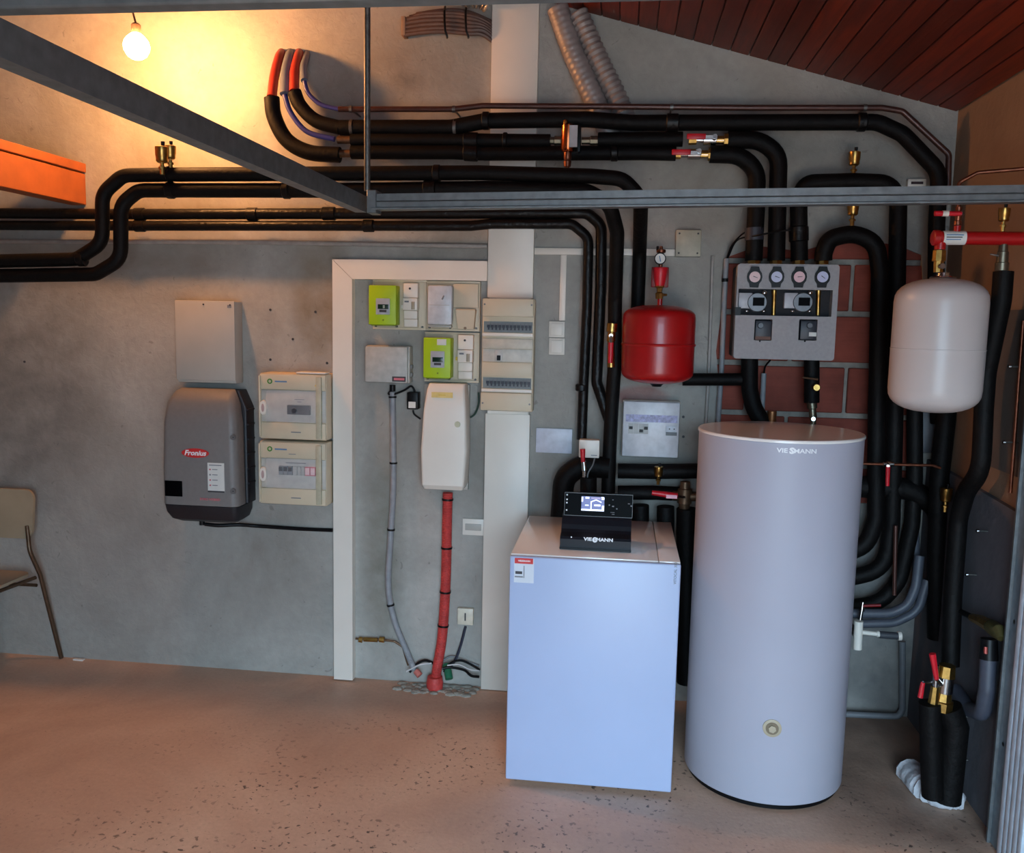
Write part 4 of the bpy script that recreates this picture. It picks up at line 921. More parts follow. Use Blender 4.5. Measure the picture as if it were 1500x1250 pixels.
# two solar boxes
def solar_box(y0, y1, upper):
    nm = 'upper' if upper else 'lower'
    t = thing('connection_box', '%s cream connection box with clear door, %s' % (nm, 'black rotary switch and yellow warning triangle' if upper else 'breakers with a pink end block'), 'electrical box', W(430, y1, .06), 'cream boxes left of the white frame')
    v = RC(379, y0, 477, y1, .125)
    panel(v, .0005, .11, 'body', cream_pl, t, .006)
    hh_ = v[3]-v[2]; w_ = v[1]-v[0]; yy = .125
    if upper:
        panel((v[0]+.004, v[1]-.003, v[3]-hh_*.24, v[3]-.004), .108, .12, 'top_strip', cream_pl, t)
        panel((v[0]+.004, v[1]-.003, v[2]+hh_*.27, v[3]-hh_*.25), .108, .116, 'middle_plate', M('plate_grey', (188, 184, 176), .4), t)
    else:
        panel((v[0]+.004, v[1]-.003, v[3]-hh_*.26, v[3]-.004), .108, .12, 'top_strip', cream_pl, t)
        panel((v[0]+.004, v[1]-.003, v[2]+hh_*.27, v[3]-hh_*.27), .108, .116, 'middle_plate', M('plate_grey', (188, 184, 176), .4), t)
    panel((v[0]+.004, v[1]-.003, v[2]+.004, v[2]+hh_*.26), .108, .12, 'bottom_strip', cream_pl, t)
    F_ = lambda u, w2: Vector((v[0]+w_*u, D-.12, v[3]-hh_*w2))
    # ring logo
    c = F_(.165, .12); lg = MB(); m = 20
    lg.loft([[c+Vector((math.cos(2*math.pi*k/m)*r, y, math.sin(2*math.pi*k/m)*r)) for k in range(m)] for r, y in ((.0115, 0), (.0115, -.0015), (.0065, -.0015), (.0065, 0))], cap=False)
    lg.build('ring_logo', grn_print, t, False)
    MB().box(F_(.24, 0).x, F_(.42, 0).x, D-.121, D-.119, c.z-.003, c.z+.003).build('logo_line', blue_print, t, False)
    # oval handle on the left
    c = F_(.07, .52); n = 20
    MB().loft([[c+Vector((math.cos(2*math.pi*k/n)*r*.5, y, math.sin(2*math.pi*k/n)*r)) for k in range(n)] for r, y in ((.034, 0), (.034, -.007), (.03, -.012))]).build('oval_handle', white_pl, t)
    MB().loft([[c+Vector((math.cos(2*math.pi*k/n)*r*.35, y, math.sin(2*math.pi*k/n)*r)) for k in range(n)] for r, y in ((.018, -.011), (.018, -.0135))]).build('handle_inlay', M('inlay_pink', (190, 160, 155), .5), t)
    c = F_(.55, .88); MB().box(c.x-.022, c.x+.022, D-.121, D-.119, c.z-.0022, c.z+.0022).build('maker_print', lt_print, t, False)
    if upper:
        a_, b_ = F_(.43, .47), F_(.77, .61)
        rs = MB().box(a_.x, b_.x, D-.13, D-.115, b_.z, a_.z, .002).build('rotary_switch', M('switch_dark', (36, 38, 44), .4), t)
        c = F_(.54, .55); MB().lathe((c.x, D-.13, c.z), [(.0, .006), (.011, .006), (.013, 0)], 18, 'Y').build('switch_knob', M('knob_grey', (70, 72, 78)), rs)
        c = F_(.60, .385); MB().box(c.x-.022, c.x+.022, D-.1175, D-.1155, c.z-.0015, c.z+.0015).build('printed_line', lt_print, t, False)
        c = F_(.60, .42); MB().box(c.x-.009, c.x+.009, D-.1175, D-.1155, c.z-.0015, c.z+.0015).build('printed_line', lt_print, t, False)
        c = F_(.89, .13); s_ = .017
        tri = MB().prism([(c.x-s_, c.z-s_*.8), (c.x+s_, c.z-s_*.8), (c.x, c.z+s_*.95)], D-.1215, D-.119).build('warning_triangle', yel_print, t, False)
        c2 = Vector((c.x, D-.122, c.z-.002)); MB().prism([(c.x-.002, c.z+.007), (c.x+.003, c.z+.007), (c.x+.001, c.z), (c.x+.004, c.z), (c.x-.002, c.z-.010), (c.x, c.z-.003), (c.x-.004, c.z-.003)], D-.1225, D-.121).build('lightning_bolt', dk_print, tri, False)
    else:
        ux0 = .30
        for k, (wd_, mm) in enumerate(((.07, 'a'), (.07, 'a'), (.07, 'a'), (.07, 'b'), (.055, 'b'), (.055, 'b'), (.08, 'p'), (.08, 'p'))):
            a_, b_ = F_(ux0, .38), F_(ux0+wd_-.006, .52)
            mcol = {'a': grey_pl, 'b': M('breaker_grey', (165, 165, 160), .5), 'p': M('surge_pink', (205, 110, 125), .5)}[mm]
            bk_ = MB().box(a_.x, b_.x, D-.124, D-.114, b_.z, a_.z, .001, 1).build('breaker', mcol, t)
            if mm == 'a': MB().box(a_.x+.002, b_.x-.002, D-.131, D-.123, (a_.z+b_.z)/2-.002, a_.z-.004, .001, 1).build('toggle', black_pl, bk_)
            elif mm == 'p': MB().box(a_.x+.002, b_.x-.002, D-.1255, D-.1235, b_.z+.005, a_.z-.005).build('insert', M('pale_pink', (230, 190, 195), .5), bk_)
            ux0 += wd_
        for (u, w2, L_) in ((.55, .33, .045), (.50, .19, .016)):
            c = F_(u, w2); MB().box(c.x-L_, c.x+L_, D-.1212, D-.1155, c.z-.0014, c.z+.0014).build('printed_line', lt_print, t, False)
    # clear door
    dr = MB().box(v[0]+w_*.13, v[0]+w_*.86, D-.136, D-.134, v[2]+hh_*.27, v[3]-hh_*.25, .0008, 1).build('clear_door', glass('clear_plastic', (.85, .9, .95), .09, .1), t)
    MB().box(v[0]+w_*.86, v[0]+w_*.94, D-.132, D-.112, v[2]+.01, v[3]-.01, .003).build('hinge_strip', M('hinge_cream', (186, 180, 156), .4), t)
    MB().box(v[0]+w_*.005, v[0]+w_*.03, D-.13, D-.112, v[2]+.01, v[3]-.01, .003).build('side_lip', cream_pl, t)
solar_box(548, 645, True); solar_box(648, 741, False)
v = W(455, 549, .06); solo(MB().box(W(437, 549, .08).x, W(480, 549, .08).x, D-.11, D-.05, RC(379, 548, 477, 645, .125)[3]+.0015, RC(379, 548, 477, 645, .125)[3]+.008, .002), 'folded_leaflet', 'white folded leaflet lying on the upper cream box', 'paper', paper)

# ================================================================== METER BOARDS
def board(x0_, y0_, x1_, y1_, lab, d1=.03):
    t = thing('meter_board', lab, 'meter board', W((x0_+x1_)/2, y1_, .01), 'cream meter boards')
    v = RC(x0_, y0_, x1_, y1_, d1)
    panel(v, .0005, d1-.006, 'back_plate', cream_pl, t, .003)
    for q_ in ((v[0], v[1], v[2], v[2]+.009), (v[0], v[1], v[3]-.009, v[3]), (v[1]-.007, v[1], v[2]+.009, v[3]-.009), (v[0], v[0]+.004, v[2]+.009, v[3]-.009)):
        panel(q_, d1-.007, d1, 'rim', cream_pl, t, .001)
    for u in (.06, .45, .93):
        c = Vector((v[0]+(v[1]-v[0])*u, D-d1, v[2]+.013)); MB().lathe(c, [(.0, .004), (.004, .004), (.005, -.006)], 10, 'Y').build('screw', steel, t)
    return t
board(546, 410, 624, 483, 'cream meter board, left one of the upper row')
board(624.5, 412, 703, 485, 'cream meter board, right one of the upper row')
board(622, 487, 702, 560, 'cream meter board below the upper pair')
def meter(x0_, y0_, x1_, y1_, lab, sticker):
    t = thing('electricity_meter', lab, 'electricity meter', W((x0_+x1_)/2, y1_, .05), 'lime green meters')
    v = RC(x0_, y0_, x1_-4, y1_, .1); w_, h_ = v[1]-v[0], v[3]-v[2]
    panel(v, .0305, .1, 'case', lime, t, .004)
    f = lambda a, b, c_, d_: (v[0]+w_*a, v[0]+w_*c_, v[3]-h_*d_, v[3]-h_*b)
    pn = panel(f(.27, .33, .78, .74), .0995, .1025, 'grey_panel', M('meter_panel', (168, 172, 178), .4), t, .002)
    panel(f(.34, .48, .73, .6), .102, .1035, 'lcd', M('lcd_green', (22, 48, 38), .2), pn, .0005)
    c = f(.4, .62, .66, .68); MB().box(c[0], c[1], D-.1036, D-.1025, c[2], c[3]).build('meter_digits', dk_print, pn, False)
    if not sticker: panel(f(.53, .5, .6, .58), .1034, .1040, 'lcd_glint', M('lcd_pale', (150, 170, 160), .3), pn, 0)
    MB().lathe((v[0]+w_*.53, D-.1, v[3]-h_*.88), [(.0, .002), (.003, .002), (.004, 0)], 10, 'Y').build('seal_screw', M('lime_dark', (120, 140, 16), .5), t)
    if sticker: panel(f(.5, .03, .84, .18), .1, .101, 'sticker', paper, t, .0003)
    panel((v[0]+.008, v[1]-.008, v[2]-.004, v[2]-.0005), .04, .09, 'terminal_cover', M('lime_dark', (120, 140, 16)), t, .001)
meter(540, 418, 584, 476, 'lime green electricity meter, the upper left one with a pale screen patch', False)
meter(620, 495, 664, 554, 'lime green electricity meter, the lower one with a white sticker', True)
def breaker_unit(x0_, y0_, x1_, y1_, lab):
    t = thing('main_breaker', lab, 'circuit breaker', W((x0_+x1_)/2, y1_, .05), 'white main breakers beside the meters')
    v = RC(x0_, y0_, x1_, y1_, .075); w_, h_ = v[1]-v[0], v[3]-v[2]
    f = lambda a, b, c_, d_: (v[0]+w_*a, v[0]+w_*c_, v[3]-h_*d_, v[3]-h_*b)
    panel(f(0, 0, 1, .33), .0305, .065, 'top_cover', white_pl, t, .003)
    panel(f(0, .335, 1, .62), .0305, .075, 'switch_body', white_pl, t, .003)
    panel(f(.03, .625, .97, .82), .0305, .065, 'terminal_cover', white_pl, t, .003)
    panel(f(.03, .825, .97, 1), .0305, .06, 'lower_cover', white_pl, t, .003)
    c = Vector((v[0]+w_*.45, D-.065, v[3]-h_*.12)); MB().lathe(c, [(.0, .003), (.0045, .003), (.005, 0)], 10, 'Y').build('seal_screw', dk_print, t)
    panel(f(.12, .40, .42, .44), .0745, .0757, 'print', lt_print, t, 0)
    panel(f(.6, .42, .84, .6), .0745, .079, 'toggle', M('toggle_tan', (160, 150, 130), .4), t, .001)
    panel(f(-.16, .5, -.005, .58), .045, .06, 'test_button', yel_print if y0_ > 480 else white_pl, t, .001)
breaker_unit(590, 415, 611, 479, 'white main breaker beside the upper green meter')
breaker_unit(670, 491, 692, 556, 'white main breaker beside the lower green meter')
t = thing('blank_meter_cover', 'clear white cover on the upper right meter board', 'meter cover', W(645, 479, .05))
v = RC(626, 418, 662, 476, .07); panel(v, .0305, .07, 'cover', M('cover_white', (196, 200, 206), .3), t, .008)
MB().box(v[0]+.004, v[1]-.004, D-.06, D-.0305, v[2]-.011, v[2]-.001, .002).build('lower_lip', grey_wht, t)
c = W(649, 436, .07); MB().tube([c+Vector((-.004, 0, -.008)), c+Vector((.004, -.002, .008))], [.004, .003], 8).build('seal', grey_pl, t)
panel((v[0]-.0008+.01, v[1]-.01, (v[2]+v[3])/2-.001, (v[2]+v[3])/2+.001), .0705, .0712, 'crease', grey_wht, t, 0)
t = thing('terminal_box', 'small beige terminal cover with a seal on the upper right meter board', 'electrical box', W(682, 482, .05))
v = RC(667, 453, 696, 482, .07)
MB().loft([[Vector((x, y, z)) for x, y in ((a0, D-dd), (a1, D-dd), (a1, D-.0305), (a0, D-.0305))] for z, a0, a1, dd in ((v[2], v[0]+.010, v[1]-.008, .06), (v[3]-.004, v[0], v[1], .07), (v[3], v[0]+.003, v[1]-.003, .066))]).build('cover', cream_pl, t, False)
c = W(681, 481, .07); MB().lathe((c.x, D-.062, c.z), [(.0, .005), (.006, .005), (.006, 0)], 10, 'Y').build('seal', M('seal_brown', (120, 100, 80), .5), t)
v = RC(664, 416, 700, 451, .045); solo(MB().box(v[0], v[1], D-.04, D-.0305, v[2], v[3], .002), 'cover_plate', 'plain cream plate above the small beige terminal cover', 'cover plate', cream_pl)

# distribution board
t = thing('fuse_panel', 'cream three row fuse panel on the wide white trunking', 'fuse panel', W(745, 603, .06))
v = RC(705, 438, 781, 603, .12); w_, h_ = v[1]-v[0], v[3]-v[2]
f = lambda a, b, c_, d_: (v[0]+w_*a, v[0]+w_*c_, v[3]-h_*d_, v[3]-h_*b)
panel(v, .0355, .105, 'body', cream_pl, t, .004)
panel(f(.01, .0, .985, .155), .1045, .12, 'top_panel', cream_pl, t, .003); panel(f(0, .835, .985, .995), .1045, .12, 'bottom_panel', cream_pl, t, .003)
panel(f(.01, .35, .985, .44), .1045, .115, 'blank_strip', M('strip_pale', (196, 188, 172), .45), t, .002)
panel(f(.01, .562, .985, .69), .1045, .115, 'blank_strip', cream_pl, t, .002)
panel(f(.02, .445, .975, .557), .104, .109, 'blanking_row', M('row_pale', (198, 194, 184), .45), t, .001)
panel(f(.01, .30, .985, .33), .104, .119, 'label_rail', white_pl, t, .002); panel(f(.01, .80, .985, .828), .104, .119, 'label_rail', white_pl, t, .002)
for r0_, r1_ in ((.2, .295), (.70, .795)):
    panel(f(.03, r0_, .97, r1_), .104, .107, 'row_frame', M('row_grey', (120, 128, 128), .5), t, 0)
    for k in range(12):
        u0 = .095+k*.0725; bq = panel(f(u0, r0_+.012, u0+.068, r1_-.008), .106, .111, 'breaker', grey_pl, t, 0)
        q_ = f(u0+.004, r0_+.03, u0+.06, r0_+.055); q2 = f(u0+.018, r0_+.05, u0+.05, r1_-.02)
        MB().box(q_[0], q_[1], D-.117, D-.1105, q_[2], q_[3]).box(q2[0], q2[1], D-.115, D-.1105, q2[2], q2[3]).build('toggle', M('toggle_navy', (26, 28, 44), .4), bq, False)
bq = panel(f(.25, .45, .4, .55), .1085, .113, 'breaker', M('breaker_pale', (185, 182, 176), .4), t, .001)
q_ = f(.30, .5, .37, .545); MB().box(q_[0], q_[1], D-.119, D-.1125, q_[2], q_[3], .001, 1).build('toggle', black_pl, bq)
for (a_, b_) in ((.05, .05), (.95, .05), (.04, .93), (.95, .93)):
    MB().lathe((v[0]+w_*a_, D-.12, v[3]-h_*b_), [(.0, .001), (.004, .001), (.004, 0)], 10, 'Y').build('screw', grey_pl, t)
# grey lockable box
t = thing('comms_box', 'pale grey box with hinged door and dark label, left of the tall utility box', 'electrical box', W(567, 562, .04))
v = RC(535, 507, 599, 561, .075); w_, h_ = v[1]-v[0], v[3]-v[2]
f = lambda a, b, c_, d_: (v[0]+w_*a, v[0]+w_*c_, v[3]-h_*d_, v[3]-h_*b)
panel(v, .0005, .06, 'body', grey_wht, t, .004); panel(f(.0, .02, .965, .99), .061, .075, 'door', M('box_grey', (176, 178, 174), .45), t, .004)
pn = panel(f(.62, .82, .93, .96), .0751, .0762, 'nameplate', M('plate_dark', (62, 58, 62), .4), t, 0)
c = f(.66, .86, .9, .92); MB().box(c[0], c[1], D-.0768, D-.0760, c[2], c[3]).build('nameplate_print', pink_print, pn, False)
for b_ in (.5, .72): panel((v[1]+.0005, v[1]+.009, v[3]-h_*(b_+.1), v[3]-h_*b_), .03, .055, 'latch', grey_pl, t, .001)
solo(MB().cyl(W(575, 573, .03), W(575, 564, .03), .013, seg=12), 'box_gland', 'black cable gland under the pale grey box', 'cable gland', black_pl)
pipe([(573, 572, .03), (569, 577, .03), (576, 578, .03), (592, 572, .03), (602, 566, .03), (607, 572, .03), (607, 575, .03)], .0045, 'short black lead looping from the pale grey box to the adapter', black_pl, name='black_lead', cat='cable', sm=True)
t = thing('power_adapter', 'small black adapter with white label left of the tall utility box', 'power adapter', W(605, 601, .03))
v = RC(596, 575, 612, 600, .055); panel(v, .0005, .055, 'case', black_pl, t, .003)
w_, h_ = v[1]-v[0], v[3]-v[2]; panel((v[0]+w_*.15, v[0]+w_*.8, v[2]+.006, v[2]+h_*.45), .055, .0562, 'label', paper, t, 0)
pipe([(605, 601, .03), (607, 607, .03), (616, 614, .02)], .004, 'short black lead below the adapter', black_pl, name='black_lead', cat='cable', sm=True)
pipe([(701, 575, .03), (701, 592, .03), (696, 606, .02), (689, 612, .02)], .004, 'thin dark green lead beside the fuse panel', M('dark_green', (30, 60, 46), .5), name='green_lead', cat='cable', sm=True)
# tall utility box
t = thing('tall_utility_box', 'tall tapered white utility box above the red conduit', 'utility box', W(652, 720, .07))
zz = lambda y: W(650, y, .14).z; xx = lambda x, y: W(x, y, .14).x
MB().loft([ring(zz(719), xx(619, 715), xx(676, 715), D-.12, D-.03, .01), ring(zz(712), xx(617, 712), xx(679, 712), D-.138, D-.03, .012), ring(zz(660), xx(616, 660), xx(683, 660), D-.142, D-.03, .012),
           ring(zz(600), xx(620, 600), xx(682, 600), D-.14, D-.03, .012), ring(zz(572), xx(624, 572), xx(680, 572), D-.132, D-.03, .012), ring(zz(563), xx(626, 563), xx(679, 563), D-.11, D-.03, .01)]).build('cover', white_pl, t)
v = RC(619, 562, 685, 718, .03); panel((v[0]+.006, v[1]+.004, v[2]+.004, v[3]-.004), .0005, .029, 'back_plate', grey_wht, t, .002)
v = RC(632, 575, 663, 583, .14); pn = panel(v, .1345, .1385, 'yellow_label', M('label_yellow', (230, 200, 120), .5), t, 0)
panel((v[0]+.03, v[1]-.03, (v[2]+v[3])/2-.002, (v[2]+v[3])/2+.002), .1385, .139, 'label_print', yel_print, pn, 0)
c = W(670, 622, .142); MB().lathe((c.x, D-.1405, c.z), [(.0, .004), (.012, .004), (.013, 0)], 18, 'Y').build('lock', M('lock_beige', (190, 188, 160), .5), t)
# conduits down to the floor
def conduit(pts, r, label, mat, clips, ribs, name='floor_conduit'):
    w = smooth_pts(px(pts), 10)
    if ribs: o = MB().tube(w, r, 14, radf=(.0035, lambda i: r*(1+(.06 if i % 2 else -.03))))
    else: o = MB().tube(w, r, 14)
    o = tag(o.build(name, mat), label, 'conduit')
    for (a_, b_, d_) in clips:
        c = W(a_, b_, d_); tt = min(range(len(w)-1), key=lambda i: (w[i]-c).length); dr_ = (w[tt+1]-w[tt]).normalized(); c = w[tt]
        MB().tube([c-dr_*.004, c+dr_*.004], r+.004, 14).build('clip_band', black_pl, o)
    return o
conduit([(575, 574, .025), (576, 650, .025), (576, 720, .025), (572, 790, .025), (569, 860, .025), (578, 910, .025), (596, 955, .025), (607, 982, .04)], .0135, 'grey conduit snaking down from the pale grey box to the floor', M('conduit_grey', (140, 142, 146), .5), ((575, 584, .03), (576, 682, .03), (574, 779, .03), (571, 887, .03)), True)
conduit([(656, 722, .05), (655, 760, .05), (653, 850, .045), (648, 930, .045), (641, 975, .045), (638, 996, .055)], .0215, 'red corrugated conduit from the tall utility box to the floor', red_cd, ((655, 732, .05), (653, 801, .045), (651, 868, .045), (647, 919, .045)), True)
c = W(637, 992, .06); solo(MB().lathe((c.x, D-.06, -.0), [(.0, .004), (.036, .004), (.038, .03), (.033, .058), (.0, .058)], 18), 'red_sleeve_end', 'red collar at the foot of the red conduit', 'conduit end', red_cd)
solo(MB().tube([W(653, 974, .04), W(656, 984, .06), W(658, 995, .08)], [.017, .018, .018], 14), 'green_sleeve_end', 'short green conduit end beside the red collar', 'conduit end', green_pl)
solo(MB().tube([W(609, 983, .06), W(615, 990, .07)], [.014, .015], 12), 'small_red_cap', 'small pinkish cap at the foot of the grey conduit', 'conduit end', M('pale_red', (190, 110, 100), .6))
for k, (pts, r, mt, lab) in enumerate((
        ([(660, 977, .05), (668, 965, .03), (675, 945, .02), (682, 918, .012)], .006, M('cable_navy', (30, 34, 52), .5), 'dark blue cable rising to the lower wall socket'),
        ([(650, 985, .07), (660, 972, .05), (675, 968, .04), (690, 974, .03), (703, 982, .03)], .005, black_pl, 'black cable looping right above the green conduit end'),
        ([(648, 980, .09), (660, 978, .08), (680, 982, .06), (690, 990, .05), (702, 992, .05)], .006, black_pl, 'black cable lying lowest towards the wide trunking'),
        ([(648, 968, .03), (662, 962, .02), (680, 968, .02), (702, 976, .015)], .004, grey_pl, 'thin grey cable curling behind the red conduit foot'),
        ([(600, 985, .04), (612, 972, .03), (625, 968, .02), (640, 975, .02)], .006, black_pl, 'black cable between the grey and red conduit feet'),
        ([(595, 984, .06), (603, 980, .05), (616, 974, .045), (632, 972, .03)], .004, M('cable_white', (190, 190, 190), .5), 'white cable between the grey and red conduit feet'),
        ([(655, 975, .10), (672, 974, .09), (688, 981, .08), (702, 983, .07)], .003, M('cable_white', (190, 190, 190)), 'white cable curving over the black ones by the trunking'))):
    pipe(pts, r, lab, mt, name='loose_cable', cat='cable', sm=True, seg=8, group='cables at the conduit feet')
# broken mortar around the cable entry
mb = MB(); rnd = random.Random(3)
for k in range(90):
    p = Zp(rnd.uniform(590, 700), rnd.uniform(992, 1008), 0); 
    if p.y > D-.02: p.y = D-rnd.uniform(.02, .12)
    mb.ball((p.x, p.y, .002), rnd.uniform(.006, .02), (1.3, 1, .45), 6)
o = mb.build('mortar_crumbs', M('mortar_pale', (150, 146, 136), .95, n=(25, .2), bump=(50, .5)), None, False, 'stuff'); tag(o, 'pale mortar crumbs on the floor around the conduit feet', 'rubble')
# brass gas stub
t = thing('brass_stub_valve', 'small brass stub fitting on a thin pipe low on the wall by the white frame', 'pipe fitting', W(545, 938, .03))
MB().tube([W(521, 936, .02), W(560, 938, .03), (W(578, 940, .03)), W(590, 948, .02), W(598, 975, .02)], .005, 8, .02).build('thin_pipe', M('dull_brass', (110, 86, 66)), t)
for a_, b_, r in ((526, 531, .013), (533, 553, .010), (556, 563, .013)): MB().cyl(W(a_, 937, .027), W(b_, 938, .027), r, seg=8).build('hex_nut', brass, t)
# switches, plates, boxes
t = thing('double_light_switch', 'two stacked white light switches under the narrow trunking', 'light switch', W(815, 520, .02))
for (y0_, y1_) in ((471, 494.5), (495.5, 520)):
    v = RC(804, y0_, 827, y1_, .02); panel(v, .0005, .016, 'frame', white_pl, t, .002); panel((v[0]+.008, v[1]-.008, v[2]+.008, v[3]-.008), .0155, .021, 'rocker', white_pl, t, .003)
t = thing('junction_box', 'square beige junction box on the wall above the red vessel', 'junction box', W(1008, 377, .02))
v = RC(990, 337, 1027, 376, .045); panel(v, .0005, .036, 'base', grey_wht, t, .003); panel(v, .037, .045, 'lid', M('box_beige', (170, 166, 148), .5), t, .003)
for a_, b_ in ((.13, .13), (.87, .13), (.13, .87), (.87, .87)): MB().lathe((v[0]+(v[1]-v[0])*a_, D-.045, v[2]+(v[3]-v[2])*b_), [(.0, .001), (.0035, .001), (.004, 0)], 10, 'Y').build('lid_screw', dk_print, t)
v = RC(785, 628, 838, 664, .012); t = solo(MB().box(v[0], v[1], D-.012, D-.0005, v[2], v[3], .002), 'blank_plate', 'blank white rectangular plate on the wall above the white unit', 'cover plate', M('plate_white', (198, 200, 212), .4))
t = thing('socket_plate', 'white socket plate touching the wide trunking above the cables', 'wall socket', W(690, 786, .01))
v = RC(677, 761, 705, 785, .02); v = (v[0], tx0-.001, v[2], v[3]); panel(v, .0005, .012, 'plate', white_pl, t, .002); panel((v[0]+.012, v[1]-.012, v[2]+.022, v[3]-.022), .0115, .014, 'insert', grey_wht, t, .002)
t = thing('telephone_socket', 'cream telephone socket with dark slot low on the wall', 'wall socket', W(682, 917, .02))
v = RC(670, 892, 693, 916, .025); panel(v, .0005, .025, 'plate', M('socket_cream', (215, 206, 186), .4), t, .003)
panel(((v[0]+v[1])/2-.003, (v[0]+v[1])/2+.003, v[2]+.02, v[3]-.02), .0245, .0262, 'slot', dk_print, t, 0)
# white fuse box
t = thing('small_fuse_box', 'white rounded fuse box below the red vessel', 'fuse box', W(955, 672, .04))
v = RC(911, 588, 996, 671, .09); w_, h_ = v[1]-v[0], v[3]-v[2]
f = lambda a, b, c_, d_: (v[0]+w_*a, v[0]+w_*c_, v[3]-h_*d_, v[3]-h_*b)
panel(v, .0005, .07, 'base', white_pl, t, .006); panel(f(.01, .01, .99, .99), .0705, .09, 'cover', M('cover_cool', (200, 202, 208), .35), t, .007)
panel(f(.06, .24, .95, .37), .0901, .091, 'ink_strip', lavender, t, 0)
for k, (u, up_) in enumerate(((.11, 0), (.2, 2), (.29, 1), (.37, 0))):
    bq = panel(f(u, .4, u+.085, .58), .0902, .093, 'breaker', M('breaker_pale2', (160, 160, 158), .4), t, 0)
    if up_ != 2:
        q_ = f(u+.012, .45 if up_ == 0 else .50, u+.075, .50 if up_ == 0 else .55); MB().box(q_[0], q_[1], D-.099, D-.0925, q_[2], q_[3], .001, 1).build('toggle', black_pl, bq)
bq = panel(f(.76, .42, .95, .59), .0902, .094, 'switch_block', M('block_pale', (195, 200, 210), .4), t, .001)
panel(f(.76, .53, .95, .59), .094, .0965, 'block_shade', M('block_dark', (46, 52, 58), .4), bq, 0)
for u in (.82, .9): MB().lathe((v[0]+w_*u, D-.094, v[3]-h_*.475), [(.0, .001), (.0025, .001), (.003, 0)], 8, 'Y').build('screw', dk_print, bq)
# small white box with thin cable
t = thing('sensor_box', 'small white box between the vertical black pipes', 'electrical box', W(863, 671, .15))
v = RC(848, 645, 878, 671, .165); panel(v, .12, .165, 'case', white_pl, t, .003)
panel((v[0]+(v[1]-v[0])*.6, v[1]-.008, v[2]+.01, v[2]+.013), .165, .1658, 'print', lt_print, t, 0)
pipe([(871, 672, .17), (868, 682, .2), (862, 692, .21), (860, 702, .21)], .003, 'thin grey wire under the small white sensor box', grey_pl, name='sensor_wire', cat='cable', sm=True, seg=8)
# thermostat
t = thing('room_sensor', 'small white sensor plate beside the corner pipe above the track', 'sensor', W(1343, 272, .02))
v = RC(1330, 262, 1357, 274, .03); panel(v, .0005, .03, 'case', white_pl, t, .003); panel((v[0]+.012, v[1]-.012, (v[2]+v[3])/2-.005, (v[2]+v[3])/2+.005), .03, .031, 'display', M('display_dark', (60, 40, 44), .3), t, 0)
# grey conduit by bricks
o = pipe([(1064, 379, .03), (1061, 440, .03), (1057, 540, .03), (1052, 618, .03)], .0105, 'grey vertical conduit in front of the bare bricks', M('conduit_grey', (140, 142, 146)), name='vertical_conduit', cat='conduit', fil=0)
MB().tube([W(1062, 408, .03), W(1062, 413, .03)], .0135, 12).build('clip_band', black_pl, o)
pipe([(1119, 547, .03), (1116, 610, .03)], .0105, 'short grey conduit below the pump station', M('conduit_grey', (140, 142, 146)), name='vertical_conduit', cat='conduit', fil=0)
pipe([(1044, 375, .012), (1042, 440, .012), (1038, 550, .012), (1034, 620, .012)], .007, 'thin pale trunking strip at the edge of the bare bricks', M('pale_conduit', (160, 154, 148)), name='vertical_conduit', cat='conduit', fil=0)
pipe([(1065, 378, .03), (1072, 360, .06), (1085, 345, .1), (1096, 338, .15)], .0035, 'black sensor wire rising to the leftmost pump station pipe', black_pl, name='sensor_wire', cat='cable', sm=True, seg=8)
pipe([(1066, 378, .03), (1080, 352, .07), (1110, 345, .19), (1140, 339, .19), (1158, 337, .19)], .0035, 'black sensor wire crossing in front of two pump station pipes', black_pl, name='sensor_wire', cat='cable', sm=True, seg=8)
pipe([(1119, 548, .03), (1121, 537, .05), (1128, 528, .09)], .004, 'black wire from the short grey conduit into the pump station', black_pl, name='sensor_wire', cat='cable', sm=True, seg=8)

# ================================================================== TOP: DUCTS, CABLES, BULB
def duct(pts, r, label, amp):
    w = smooth_pts(px(pts), 12)
    m = MB().tube(w, r, 20, radf=(.006, lambda i: r*(1+amp*math.sin(i*math.pi/2)))) 
    return solo(m, 'flexible_duct', label, 'duct', M('duct_grey', (146, 138, 136), .45, .25, n=(30, .12), bump=(25, .2)), 'flexible ducts under the roof')
duct([(817, 12, .055), (823, 30, .055), (840, 78, .055), (868, 140, .055), (893, 196, .05), (903, 210, -.02)], .0435, 'smoother left one of two grey ducts coming down from the roof', .03)
duct([(846, 20, .055), (853, 34, .055), (872, 78, .055), (902, 140, .055), (924, 190, .05), (932, 205, -.02)], .041, 'ribbed right one of two grey ducts coming down from the roof', .085)
cbx = thing('cable_bundle', 'flat bundle of grey brown cables strapped together left of the wide trunking', 'cable bundle', W(650, 52, .05))
cbl = M('cable_sheath', (92, 70, 62), .5, n=(30, .2))
rows = [(24, 596, 34), (30, 594, 38), (36, 593, 42), (42, 593, 46), (47, 592, 52), (20, 606, 30)]
for k, (yy, xs, ye) in enumerate(rows):
    w = smooth_pts([W(xs, yy+4, .045), W(622, yy, .05), W(653, yy-1, .05), W(686, yy+2, .05), W(706, ye-2, .045), W(721, ye+8, .025)], 5)
    MB().tube(w, .0095, 8).build('cable', cbl, cbx)
    w = smooth_pts([W(xs+4, yy+1, .028), W(653, yy-5, .03), W(686, yy-2, .03), W(720, ye+2, .022)], 5)
    MB().tube(w, .0085, 8).build('cable', cbl, cbx)
for a_ in (654, 685):
    m = MB(); m.tube([W(a_-2, 10, .03), W(a_-3, 16, .066), W(a_-3, 30, .068), W(a_-2, 45, .068), W(a_+1, 53, .062), W(a_+1, 55, .03)], .0045, 8); m.build('strap', black_pl, cbx)
